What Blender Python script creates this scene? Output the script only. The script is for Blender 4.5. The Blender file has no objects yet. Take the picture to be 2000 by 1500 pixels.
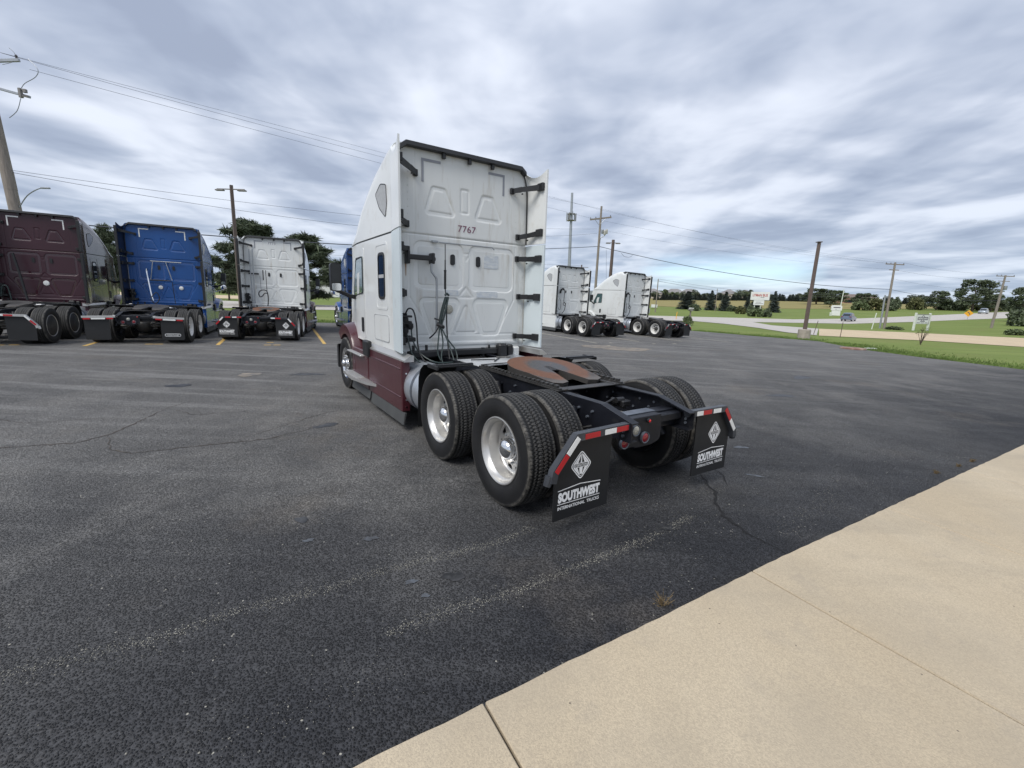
import bpy, bmesh, math, random
import numpy as np
from mathutils import Matrix, Vector
R = math.radians
random.seed(7); rng = np.random.default_rng(7)
scene = bpy.context.scene
COL = scene.collection

# ------------------------------------------------------------------ camera
PITCH, ROLL, CAM_H, FPX = 0.192687, -0.031195, 1.8405, 850.94
Fv = Vector((0, math.cos(PITCH), -math.sin(PITCH))); Uv = Vector((0, math.sin(PITCH), math.cos(PITCH))); Rv = Vector((1, 0, 0))
cr, sr = math.cos(ROLL), math.sin(ROLL)
cx, cy, cz = Rv*cr - Uv*sr, Rv*sr + Uv*cr, -Fv
cam = bpy.data.objects.new('camera', bpy.data.cameras.new('camera')); COL.objects.link(cam)
cam.matrix_world = Matrix(((cx.x, cy.x, cz.x, 0), (cx.y, cy.y, cz.y, 0), (cx.z, cy.z, cz.z, CAM_H), (0, 0, 0, 1)))
cam.data.sensor_width = 36; cam.data.lens = FPX/2000*36
cam.data.clip_start = 0.05; cam.data.clip_end = 5000
scene.camera = cam

# ------------------------------------------------------------------ light, sky, exposure
scene.view_settings.view_transform = 'Standard'; scene.view_settings.look = 'None'
scene.view_settings.gamma = 1; scene.view_settings.use_curve_mapping = False
scene.view_settings.exposure = 0.9
SUN_DIR = Vector((-0.40, -0.55, 0.86)).normalized()          # towards the sun, behind the camera and to its left
sun = bpy.data.objects.new('sun', bpy.data.lights.new('sun', 'SUN')); COL.objects.link(sun)
sun.data.energy = 1.5; sun.data.angle = R(30); sun.data.color = (1, 0.965, 0.91)
sun.rotation_euler = SUN_DIR.to_track_quat('Z', 'Y').to_euler(); sun.location = (0, 0, 60)

world = bpy.data.worlds.new('World'); scene.world = world; world.use_nodes = True
nt = world.node_tree; nt.nodes.clear()
def wn(t, **k):
    n = nt.nodes.new(t)
    for a, b in k.items(): setattr(n, a, b)
    return n
def wl(a, b): nt.links.new(a, b)
def wmath(op, a, b=None, clamp=False):
    n = wn('ShaderNodeMath', operation=op, use_clamp=clamp)
    for i, s in enumerate((a, b)):
        if s is None: continue
        if isinstance(s, (int, float)): n.inputs[i].default_value = s
        else: wl(s, n.inputs[i])
    return n.outputs[0]
sky = wn('ShaderNodeTexSky', sky_type='NISHITA', sun_disc=False)
sky.ozone_density = 4.0; sky.dust_density = 0.2; sky.air_density = .9
sky.sun_elevation = math.asin(SUN_DIR.z); sky.sun_rotation = math.atan2(SUN_DIR.x, SUN_DIR.y)
bg_sky = wn('ShaderNodeBackground'); bg_sky.inputs[1].default_value = 0.08; wl(sky.outputs[0], bg_sky.inputs[0])
tc = wn('ShaderNodeTexCoord'); sep = wn('ShaderNodeSeparateXYZ'); wl(tc.outputs['Generated'], sep.inputs[0])
zc = wmath('ADD', wmath('MAXIMUM', sep.outputs[2], 0.0), 0.07)
comb = wn('ShaderNodeCombineXYZ'); wl(wmath('DIVIDE', sep.outputs[0], zc), comb.inputs[0]); wl(wmath('DIVIDE', sep.outputs[1], zc), comb.inputs[1])
def wmap(rot, sc, loc=(0, 0, 0)):
    m = wn('ShaderNodeMapping'); m.inputs['Rotation'].default_value = (0, 0, R(rot)); m.inputs['Scale'].default_value = sc
    m.inputs['Location'].default_value = loc; wl(comb.outputs[0], m.inputs[0]); return m.outputs[0]
def wnoise(vec, scale, detail, rough=.5, dist=0.):
    n = wn('ShaderNodeTexNoise'); n.inputs['Scale'].default_value = scale; n.inputs['Detail'].default_value = detail
    n.inputs['Roughness'].default_value = rough; n.inputs['Distortion'].default_value = dist; wl(vec, n.inputs['Vector']); return n.outputs[0]
warp = wn('ShaderNodeTexNoise'); warp.inputs['Scale'].default_value = .9; warp.inputs['Detail'].default_value = 2; wl(comb.outputs[0], warp.inputs['Vector'])
wsub = wn('ShaderNodeVectorMath', operation='SUBTRACT'); wl(warp.outputs['Color'], wsub.inputs[0]); wsub.inputs[1].default_value = (.5, .5, .5)
wsc = wn('ShaderNodeVectorMath', operation='SCALE'); wl(wsub.outputs[0], wsc.inputs[0]); wsc.inputs['Scale'].default_value = .32
wadd = wn('ShaderNodeVectorMath', operation='ADD'); wl(comb.outputs[0], wadd.inputs[0]); wl(wsc.outputs[0], wadd.inputs[1]); comb = wadd
streak = wnoise(wmap(17, (1.0, 0.36, 1), (.4, .9, 0)), 1.15, 4, .5, .25)
puffs = wnoise(wmap(-12, (0.6, 1.2, 1), (3.1, 1.7, 0)), 1.0, 4, .5, .3)
ripple = wnoise(wmap(30, (.9, .75, 1), (7, 2, 0)), 2.6, 4, .52, .3)
dens = wmath('ADD', wmath('ADD', wmath('MULTIPLY', streak, .52), wmath('MULTIPLY', puffs, .32)), wmath('MULTIPLY', ripple, .22))
ramp = wn('ShaderNodeValToRGB'); wl(dens, ramp.inputs[0]); ramp.color_ramp.interpolation = 'B_SPLINE'
el = ramp.color_ramp.elements
el[0].position = .425; el[0].color = (.190, .220, .290, 1)
el[1].position = .635; el[1].color = (.470, .500, .560, 1)
e = el.new(.475); e.color = (.240, .276, .350, 1)
e = el.new(.528); e.color = (.318, .350, .418, 1)
e = el.new(.575); e.color = (.405, .435, .500, 1)
# towards the horizon the deck thins to an even blue grey
hz = wmath('POWER', wmath('SUBTRACT', 1.0, wmath('MAXIMUM', sep.outputs[2], 0.0), True), 9.0)
mixh = wn('ShaderNodeMix', data_type='RGBA'); wl(wmath('MULTIPLY', hz, .42), mixh.inputs[0]); wl(ramp.outputs[0], mixh.inputs[6]); mixh.inputs[7].default_value = (.275, .362, .465, 1)
bg_cl = wn('ShaderNodeBackground'); wl(mixh.outputs[2], bg_cl.inputs[0]); wl(wmath('ADD', wmath('MULTIPLY', wmath('MAXIMUM', sep.outputs[2], 0.0), .30), .95), bg_cl.inputs[1])
# a thin break in the deck low above the horizon
gapn = wnoise(wmap(0, (.35, 1.0, 1), (1.3, .4, 0)), .9, 4, .55)
dot = wn('ShaderNodeVectorMath', operation='DOT_PRODUCT'); wl(tc.outputs['Generated'], dot.inputs[0])
gd = Vector((0.42, 0.90, 0.075)).normalized(); dot.inputs[1].default_value = gd
spot = wmath('MULTIPLY', wmath('SUBTRACT', dot.outputs['Value'], .985), 110, True)
low = wmath('SUBTRACT', 1.0, wmath('MULTIPLY', wmath('ABSOLUTE', wmath('SUBTRACT', sep.outputs[2], .066)), 24), True)
gap = wmath('MULTIPLY', wmath('MULTIPLY', spot, low), wmath('MULTIPLY', wmath('SUBTRACT', gapn, .33), 6, True), True)
cover = wmath('SUBTRACT', .97, wmath('MULTIPLY', gap, .8))
mixs = wn('ShaderNodeMixShader'); wl(cover, mixs.inputs[0]); wl(bg_sky.outputs[0], mixs.inputs[1]); wl(bg_cl.outputs[0], mixs.inputs[2])
wo = wn('ShaderNodeOutputWorld'); wl(mixs.outputs[0], wo.inputs[0])

# ------------------------------------------------------------------ materials
MATS = {}
def mat(name, col, rough=.5, metal=0., var=.0, vs=3., bump=0., bs=60., coat=0., dirt=None, ds=2., dt=.55, rvar=0., spec=None, stretch=None, trans=0., emit=None):
    """Principled material: base colour with noise variation, optional second 'dirt' colour, fine bump."""
    if name in MATS: return MATS[name]
    m = bpy.data.materials.new(name); m.use_nodes = True; n = m.node_tree; b = n.nodes['Principled BSDF']
    b.inputs['Base Color'].default_value = (*col, 1); b.inputs['Roughness'].default_value = rough; b.inputs['Metallic'].default_value = metal
    b.inputs['Coat Weight'].default_value = coat; b.inputs['Coat Roughness'].default_value = .08
    if spec is not None: b.inputs['Specular IOR Level'].default_value = spec
    if trans: b.inputs['Transmission Weight'].default_value = trans
    m['base'] = col
    t = n.nodes.new('ShaderNodeTexCoord'); vec = t.outputs['Object']
    if stretch:
        mp = n.nodes.new('ShaderNodeMapping'); mp.inputs['Scale'].default_value = stretch; n.links.new(vec, mp.inputs[0]); vec = mp.outputs[0]
    colout = None
    if var:
        no = n.nodes.new('ShaderNodeTexNoise'); no.inputs['Scale'].default_value = vs; no.inputs['Detail'].default_value = 5; n.links.new(vec, no.inputs['Vector'])
        mr = n.nodes.new('ShaderNodeMapRange'); mr.inputs[1].default_value = .3; mr.inputs[2].default_value = .7; mr.inputs[3].default_value = 1-var; mr.inputs[4].default_value = 1+var; n.links.new(no.outputs[0], mr.inputs[0])
        vm = n.nodes.new('ShaderNodeVectorMath'); vm.operation = 'SCALE'; vm.inputs[0].default_value = col; n.links.new(mr.outputs[0], vm.inputs['Scale']); colout = vm.outputs[0]
    if dirt is not None:
        no = n.nodes.new('ShaderNodeTexNoise'); no.inputs['Scale'].default_value = ds; no.inputs['Detail'].default_value = 8; no.inputs['Roughness'].default_value = .65; n.links.new(vec, no.inputs['Vector'])
        rp = n.nodes.new('ShaderNodeMapRange'); rp.inputs[1].default_value = dt; rp.inputs[2].default_value = dt+.16; n.links.new(no.outputs[0], rp.inputs[0])
        mx = n.nodes.new('ShaderNodeMix'); mx.data_type = 'RGBA'; n.links.new(rp.outputs[0], mx.inputs[0])
        if colout: n.links.new(colout, mx.inputs[6])
        else: mx.inputs[6].default_value = (*col, 1)
        mx.inputs[7].default_value = (*dirt, 1); colout = mx.outputs[2]
    if colout: n.links.new(colout, b.inputs['Base Color'])
    if rvar:
        no = n.nodes.new('ShaderNodeTexNoise'); no.inputs['Scale'].default_value = vs*1.7; no.inputs['Detail'].default_value = 4; n.links.new(vec, no.inputs['Vector'])
        mr = n.nodes.new('ShaderNodeMapRange'); mr.inputs[3].default_value = max(0.02, rough-rvar); mr.inputs[4].default_value = rough+rvar; n.links.new(no.outputs[0], mr.inputs[0]); n.links.new(mr.outputs[0], b.inputs['Roughness'])
    if bump:
        no = n.nodes.new('ShaderNodeTexNoise'); no.inputs['Scale'].default_value = bs; no.inputs['Detail'].default_value = 3; n.links.new(vec, no.inputs['Vector'])
        bp = n.nodes.new('ShaderNodeBump'); bp.inputs['Strength'].default_value = bump; bp.inputs['Distance'].default_value = .01; n.links.new(no.outputs[0], bp.inputs['Height']); n.links.new(bp.outputs[0], b.inputs['Normal'])
    if emit: b.inputs['Emission Color'].default_value = (*emit, 1); b.inputs['Emission Strength'].default_value = .3
    MATS[name] = m; return m
WHITE = mat('white_paint', (.71, .725, .715), .28, var=.03, vs=1.3, coat=.35, dirt=(.58, .57, .53), ds=2.0, dt=.55, bump=.03, bs=3)
WALL = mat('rear_panel_white', (.66, .675, .665), .40, var=.04, vs=1.2, dirt=(.535, .52, .48), ds=3.2, dt=.55, stretch=(2.2, 1, .35), rvar=.08)
FAIR = mat('fairing_white', (.60, .665, .685), .35, var=.04, vs=1.4, dirt=(.45, .47, .46), ds=2.5, dt=.62)
MAROON = mat('maroon_paint', (.062, .0130, .0185), .30, var=.12, vs=2.5, coat=.3, dirt=(.085, .05, .05), ds=2.2, dt=.60, rvar=.08)
BURG = mat('burgundy_paint', (.036, .007, .014), .22, var=.08, vs=1.5, coat=.6, rvar=.06)
BURGW = mat('burgundy_panel', (.040, .011, .019), .36, var=.10, vs=1.5, rvar=.08)
BLUE = mat('blue_paint', (.008, .060, .235), .22, var=.06, vs=1.5, coat=.6, rvar=.05)
BLUEW = mat('blue_panel', (.008, .066, .240), .36, var=.08, vs=1.5, rvar=.08)
BLACKP = mat('black_plastic', (.014, .0145, .016), .46, var=.2, vs=8, dirt=(.035, .034, .033), ds=5, dt=.62)
FRAME = mat('black_frame_and_rim_shade', (.008, .009, .013), .46, var=.25, vs=6, dirt=(.034, .033, .032), ds=5, dt=.58, rvar=.12, spec=.35)
STEEL = mat('worn_grey_steel', (.115, .13, .155), .42, metal=.4, var=.25, vs=9, dirt=(.09, .08, .075), ds=7, dt=.56, rvar=.1)
GREASE = mat('greasy_iron', (.030, .029, .028), .5, var=.3, vs=10, dirt=(.075, .055, .042), ds=8, dt=.56)
FLAP = mat('flap_rubber', (.010, .0105, .0115), .55, var=.2, vs=4, dirt=(.022, .022, .022), ds=3, dt=.60, rvar=.1)
ALU = mat('aluminium', (.60, .59, .57), .36, metal=.76, var=.05, vs=5, dirt=(.46, .42, .36), ds=5, dt=.58, rvar=.05)
TANKM = mat('brushed_aluminium_tank', (.50, .53, .57), .36, metal=.7, var=.08, vs=4, rvar=.08)
WHITEWHEEL = mat('white_wheel_paint', (.68, .67, .64), .38, var=.08, vs=6, dirt=(.36, .31, .26), ds=6, dt=.62)
CHROME = mat('chrome', (.78, .78, .78), .10, metal=1., var=.04, vs=8, rvar=.05)
FAIRB = mat('dark_blue_black_fairing', (.008, .012, .028), .35, var=.2, coat=.3)
DECK = mat('aluminium_deck', (.66, .67, .68), .36, metal=.55, var=.14, vs=5, dirt=(.30, .28, .26), ds=4, dt=.60)
GLASS = mat('dark_window_glass', (.012, .018, .024), .05, coat=.6, var=.1)
DOORGLASS = mat('door_window_glass', (.055, .105, .105), .06, coat=.6, var=.25, vs=2)
MIRR = mat('mirror_black', (.02, .022, .025), .30, var=.1, rvar=.05)
VENTM = mat('grey_vent_mesh', (.38, .39, .40), .55, var=.1, vs=20, bump=.2, bs=200)
RED = mat('red_reflector', (.42, .012, .018), .35, var=.08, vs=12)
WHT = mat('white_reflector', (.74, .74, .72), .35, var=.05, vs=12)
LENS_R = mat('red_lamp_lens', (.20, .012, .018), .22, var=.2, vs=60, coat=.4)
LENS_RB = mat('bright_red_marker', (.62, .02, .02), .25, coat=.4)
LENS_W = mat('clear_lamp_lens', (.36, .35, .30), .25, var=.25, vs=50, coat=.4)
PRINT = mat('white_print', (.80, .80, .79), .5, var=.08, vs=18, dirt=(.45, .45, .45), ds=14, dt=.66)
NUMM = mat('maroon_number', (.17, .05, .10), .5)
NUMG = mat('faded_grey_number', (.24, .24, .28), .5)
TAPEG = mat('grey_marker_tape', (.25, .26, .29), .45, var=.1)
RESID = mat('adhesive_residue', (.50, .54, .58), .5, var=.10, vs=9, dirt=(.655, .67, .66), ds=7, dt=.47, stretch=(1, 1, 4))
HOSE = mat('green_black_hose', (.020, .034, .033), .4, var=.2, vs=10)
HOSEB = mat('black_hose', (.014, .014, .015), .42)
HANG = mat('dusty_black_hanger', (.038, .042, .050), .45, var=.25, vs=7, dirt=(.085, .085, .085), ds=5, dt=.55)
SOOT = mat('soot_dust', (.40, .385, .35), .7)
RUSTY = mat('rust_streak', (.34, .20, .11), .7, var=.2, vs=20)
CLEARGREY = mat('grey_cap', (.45, .44, .40), .4)
WOOD = mat('weathered_pole_wood', (.235, .205, .175), .85, var=.22, vs=4, stretch=(6, 6, .5), bump=.3, bs=30)
BROWNP = mat('brown_painted_pole', (.105, .075, .062), .55, var=.12, vs=4)
GALV = mat('galvanised_steel', (.34, .36, .385), .45, metal=.5, var=.1)
WIRE = mat('cable_black', (.075, .078, .095), .6)
LAMPH = mat('lamp_head_grey', (.20, .19, .18), .5)
INS = mat('insulator', (.06, .055, .06), .35)
CONCB = mat('pole_base_concrete', (.33, .29, .25), .85, var=.18, vs=5, bump=.2, bs=40)
SIGNW = mat('white_sign_panel', (.70, .71, .69), .45, var=.05, vs=3)
SIGNR = mat('red_sign_letters', (.42, .06, .05), .5)
SIGNK = mat('dark_sign_print', (.10, .085, .11), .5)
YEL = mat('yellow_sign', (.72, .36, .02), .45)
POSTW = mat('white_post', (.62, .65, .58), .6, var=.1)
BARK = mat('bark', (.085, .066, .050), .9, var=.3, vs=8)
def leafmat(name, col, var=.35, tr=.25):
    if name in MATS: return MATS[name]
    m = bpy.data.materials.new(name); m.use_nodes = True; n = m.node_tree; b = n.nodes['Principled BSDF']
    g = n.nodes.new('ShaderNodeNewGeometry'); mr = n.nodes.new('ShaderNodeMapRange'); n.links.new(g.outputs['Random Per Island'], mr.inputs[0]); mr.inputs[3].default_value = 1-var; mr.inputs[4].default_value = 1+var
    t = n.nodes.new('ShaderNodeTexCoord'); no = n.nodes.new('ShaderNodeTexNoise'); no.inputs['Scale'].default_value = .7; n.links.new(t.outputs['Object'], no.inputs['Vector'])
    m2 = n.nodes.new('ShaderNodeMapRange'); m2.inputs[1].default_value = .3; m2.inputs[2].default_value = .7; m2.inputs[3].default_value = .7; m2.inputs[4].default_value = 1.3; n.links.new(no.outputs[0], m2.inputs[0])
    mu = n.nodes.new('ShaderNodeMath'); mu.operation = 'MULTIPLY'; n.links.new(mr.outputs[0], mu.inputs[0]); n.links.new(m2.outputs[0], mu.inputs[1])
    vm = n.nodes.new('ShaderNodeVectorMath'); vm.operation = 'SCALE'; vm.inputs[0].default_value = col; n.links.new(mu.outputs[0], vm.inputs['Scale'])
    n.links.new(vm.outputs[0], b.inputs['Base Color']); b.inputs['Roughness'].default_value = .65; b.inputs['Specular IOR Level'].default_value = .25
    MATS[name] = m; return m
LEAF_D = leafmat('broadleaf_dark', (.098, .122, .072)); LEAF_M = leafmat('broadleaf_mid', (.108, .138, .066)); LEAF_O = leafmat('broadleaf_olive', (.105, .110, .046))
LEAF_P = leafmat('pine_needles', (.082, .102, .062)); LEAF_S = leafmat('blue_spruce_needles', (.078, .100, .086)); LEAF_DRY = leafmat('dry_weed', (.15, .11, .06)); LEAF_F = leafmat('hazy_distant_leaf', (.110, .130, .084)); LEAF_G = leafmat('hazy_distant_conifer', (.086, .106, .088)); GRASSB = leafmat('grass_blades', (.100, .155, .036))  # far leaf and far conifer are paler, greyer: haze put into their colour

# ------------------------------------------------------------------ mesh helpers
class MB:
    def __init__(s): s.v = []; s.f = []
    def add(s, vs, fs, M=None):
        o = len(s.v)
        if M is not None: vs = [tuple(M @ Vector(p)) for p in vs]
        s.v.extend([tuple(map(float, p)) for p in vs]); s.f.extend([tuple(int(i)+o for i in f) for f in fs]); return s
    def box(s, x0, x1, y0, y1, z0, z1, b=0., M=None):
        c = ((x0+x1)/2, (y0+y1)/2, (z0+z1)/2); h = (abs(x1-x0)/2, abs(y1-y0)/2, abs(z1-z0)/2)
        if b <= 0:
            vs = [(c[0]+sx*h[0], c[1]+sy*h[1], c[2]+sz*h[2]) for sx in (-1, 1) for sy in (-1, 1) for sz in (-1, 1)]
            return s.add(vs, [(0, 1, 3, 2), (4, 6, 7, 5), (0, 4, 5, 1), (2, 3, 7, 6), (0, 2, 6, 4), (1, 5, 7, 3)], M)
        b = min(b, .45*min(h)*2)
        idx = {}; vs = []
        for sx in (-1, 1):
            for sy in (-1, 1):
                for sz in (-1, 1):
                    for ax in range(3):
                        q = [sx*(h[0]-b), sy*(h[1]-b), sz*(h[2]-b)]; q[ax] = (sx, sy, sz)[ax]*h[ax]
                        idx[(sx, sy, sz, ax)] = len(vs); vs.append((c[0]+q[0], c[1]+q[1], c[2]+q[2]))
        fs = []
        for ax in range(3):
            a, d = [i for i in range(3) if i != ax]
            for sg in (-1, 1):
                loop = []
                for p, q in ((-1, -1), (1, -1), (1, 1), (-1, 1)):
                    k = [0, 0, 0]; k[ax] = sg; k[a] = p; k[d] = q; loop.append(idx[(*k, ax)])
                fs.append(tuple(loop))
            for p in (-1, 1):
                for q in (-1, 1):
                    k0 = [0, 0, 0]; k1 = [0, 0, 0]; k0[ax] = -1; k1[ax] = 1
                    for k in (k0, k1): k[a] = p; k[d] = q
                    fs.append((idx[(*k0, a)], idx[(*k1, a)], idx[(*k1, d)], idx[(*k0, d)]))
        for sx in (-1, 1):
            for sy in (-1, 1):
                for sz in (-1, 1): fs.append(tuple(idx[(sx, sy, sz, a)] for a in range(3)))
        return s.add(vs, fs, M)
    def cyl(s, p0, p1, r0, r1=None, n=12, caps=True):
        return s.tube([p0, p1], r0, n, caps, r1)
    def tube(s, pts, r, n=6, caps=True, r1=None):
        P = [Vector(p) for p in pts]; vs = []; fs = []
        up = None
        for i, p in enumerate(P):
            d = (P[min(i+1, len(P)-1)]-P[max(i-1, 0)]).normalized()
            if up is None:
                up = Vector((0, 0, 1)) if abs(d.z) < .9 else Vector((1, 0, 0))
            a = d.cross(up).normalized(); bb = a.cross(d).normalized(); up = bb
            rr = r if r1 is None else r+(r1-r)*i/(len(P)-1)
            for k in range(n):
                t = 2*math.pi*k/n; vs.append(p+a*math.cos(t)*rr+bb*math.sin(t)*rr)
        for i in range(len(P)-1):
            for k in range(n): fs.append((i*n+k, i*n+(k+1) % n, (i+1)*n+(k+1) % n, (i+1)*n+k))
        if caps: fs.append(tuple(range(n))); fs.append(tuple((len(P)-1)*n+k for k in range(n)))
        return s.add(vs, fs)
    def lathe(s, prof, n=32, c=(0, 0, 0), axis='x', skip=None, close=False):
        vs = []; fs = []; m = len(prof)
        for k in range(n):
            t = 2*math.pi*k/n; ct, st = math.cos(t), math.sin(t)
            for r, a in prof:
                vs.append((c[0]+a, c[1]+r*ct, c[2]+r*st) if axis == 'x' else ((c[0]+r*ct, c[1]+a, c[2]+r*st) if axis == 'y' else (c[0]+r*ct, c[1]+r*st, c[2]+a)))
        for k in range(n):
            for i in range(m-1):
                if skip and skip(i, k): continue
                fs.append((k*m+i, k*m+i+1, ((k+1) % n)*m+i+1, ((k+1) % n)*m+i))
        return s.add(vs, fs)
    def prism(s, poly, axis, a, b, M=None):
        n = len(poly)
        def P(p, t): return (t, p[0], p[1]) if axis == 'x' else ((p[0], t, p[1]) if axis == 'y' else (p[0], p[1], t))
        vs = [P(p, a) for p in poly]+[P(p, b) for p in poly]
        fs = [tuple(range(n)), tuple(range(2*n-1, n-1, -1))]+[(i, (i+1) % n, n+(i+1) % n, n+i) for i in range(n)]
        return s.add(vs, fs, M)
    def grid(s, V, closeu=False):
        V = np.asarray(V); nu, nv = V.shape[:2]; fs = []
        for i in range(nu if closeu else nu-1):
            for j in range(nv-1): fs.append((i*nv+j, ((i+1) % nu)*nv+j, ((i+1) % nu)*nv+j+1, i*nv+j+1))
        return s.add(V.reshape(-1, 3), fs)
def rrect(x0, x1, z0, z1, r, n=4):
    o = []
    for cx_, cz_, a in ((x1-r, z0+r, -90), (x1-r, z1-r, 0), (x0+r, z1-r, 90), (x0+r, z0+r, 180)):
        for k in range(n+1):
            t = R(a+90*k/n); o.append((cx_+r*math.cos(t), cz_+r*math.sin(t)))
    return o
def rpoly(pts, r, n=4):
    """polygon with rounded corners"""
    o = []; N = len(pts)
    for i in range(N):
        p = Vector(pts[i]); a = Vector(pts[i-1]); b = Vector(pts[(i+1) % N]); u = (a-p).normalized(); w = (b-p).normalized()
        d = min(r, (a-p).length*.45, (b-p).length*.45); A_ = p+u*d; B_ = p+w*d
        for k in range(n+1):
            t = k/n; q = A_*(1-t)**2+p*2*t*(1-t)+B_*t*t; o.append((q.x, q.y))
    return o
def to_mesh(name, mb, smooth=32):
    me = bpy.data.meshes.new(name); me.from_pydata(mb.v, [], mb.f)
    bm = bmesh.new(); bm.from_mesh(me); bmesh.ops.recalc_face_normals(bm, faces=bm.faces); bm.to_mesh(me); bm.free()
    if smooth:
        me.polygons.foreach_set('use_smooth', [True]*len(me.polygons)); me.set_sharp_from_angle(angle=R(smooth))
    me.update(); return me
def link(name, me, m=None, parent=None, loc=None, rot=None):
    o = bpy.data.objects.new(name, me); COL.objects.link(o)
    if m is not None:
        if len(me.materials) == 0: me.materials.append(m)
        elif me.materials[0] is not m:
            o.material_slots[0].link = 'OBJECT'; o.material_slots[0].material = m
    if parent is not None: o.parent = parent
    if loc is not None: o.location = loc
    if rot is not None: o.rotation_euler = rot
    return o
def obj(name, mb, m, parent=None, smooth=32, loc=None, rot=None): return link(name, to_mesh(name, mb, smooth), m, parent, loc, rot)
CACHE = {}
def P(name, key, fn, m, parent, smooth=32, loc=None, rot=None):
    """part whose mesh is built once and shared between the trucks"""
    if key not in CACHE: CACHE[key] = to_mesh(name, fn(), smooth)
    return link(name, CACHE[key], m, parent, loc, rot)
def tag(o, label=None, cat=None, group=None, kind=None):
    if label: o['label'] = label
    if cat: o['category'] = cat
    if group: o['group'] = group
    if kind: o['kind'] = kind
    return o
def thing(name, label, cat, loc=(0, 0, 0), rot=(0, 0, 0), group=None):
    o = bpy.data.objects.new(name, None); COL.objects.link(o); o.location = loc; o.rotation_euler = rot; o.empty_display_size = .2
    return tag(o, label, cat, group)
def text_mesh(body, width=None, height=None, bold=0., center=(0, 0), y=0., M=None):
    """flat lettering in the xz plane facing -y, as an MB"""
    cu = bpy.data.curves.new('lettering', 'FONT'); cu.body = body; cu.size = 1; cu.align_x = 'CENTER'; cu.offset = bold; cu.resolution_u = 3
    o = bpy.data.objects.new('lettering', cu); COL.objects.link(o)
    me = bpy.data.meshes.new_from_object(o)
    vs = np.array([v.co[:] for v in me.vertices]); fs = [tuple(p.vertices) for p in me.polygons]
    bpy.data.objects.remove(o); bpy.data.curves.remove(cu); bpy.data.meshes.remove(me)
    mn, mx_ = vs.min(0), vs.max(0); s_ = vs-(mn+mx_)/2
    sx = width/(mx_[0]-mn[0]) if width else None; sz = height/(mx_[1]-mn[1]) if height else None
    sx = sx or sz; sz = sz or sx
    V = [(center[0]+p[0]*sx, y, center[1]+p[1]*sz) for p in s_]
    mb = MB(); mb.add(V, fs, M); return mb

# ------------------------------------------------------------------ terrain height: piecewise linear in x and in y
FX = [(-900, 1.5), (-400, .6), (-18, .264), (-2, 0), (2, 0), (18, -.35), (60, -.65), (100, .3), (150, 1.5), (600, 4), (1500, 8)]
FY = [(-300, 0), (90, 0), (140, .6), (170, 1.6), (300, 4.8), (900, 14), (1600, 16)]
FXx, FXz = zip(*FX); FYx, FYz = zip(*FY)
def zg(x, y): return float(np.interp(x, FXx, FXz)+np.interp(y, FYx, FYz))
def sheet(name, poly, m, off=0., kind='structure', thick=0., step=None):
    """polygon draped on the terrain, cut where the terrain bends"""
    bm = bmesh.new(); vs = [bm.verts.new((x, y, 0)) for x, y in poly]; bm.faces.new(vs)
    xs = [p[0] for p in poly]; ys = [p[1] for p in poly]
    cuts = [((1, 0, 0), a) for a in FXx if min(xs) < a < max(xs)]+[((0, 1, 0), a) for a in FYx if min(ys) < a < max(ys)]
    bmesh.ops.triangulate(bm, faces=bm.faces)
    for nrm, a in cuts:
        bmesh.ops.bisect_plane(bm, geom=bm.verts[:]+bm.edges[:]+bm.faces[:], plane_co=Vector(nrm)*a, plane_no=nrm)
    for v in bm.verts: v.co.z = zg(v.co.x, v.co.y)+off
    bmesh.ops.recalc_face_normals(bm, faces=bm.faces)
    if sum(f.normal.z for f in bm.faces) < 0: bmesh.ops.reverse_faces(bm, faces=bm.faces)
    if thick:
        r = bmesh.ops.extrude_face_region(bm, geom=bm.faces[:])
        top = [g for g in r['geom'] if isinstance(g, bmesh.types.BMVert)]
        ts = set(top)
        for v in bm.verts:
            if v not in ts: v.co.z -= thick
        bmesh.ops.recalc_face_normals(bm, faces=bm.faces)
    me = bpy.data.meshes.new(name); bm.to_mesh(me); bm.free()
    o = link(name, me, m)
    if kind: o['kind'] = kind
    return o

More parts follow.
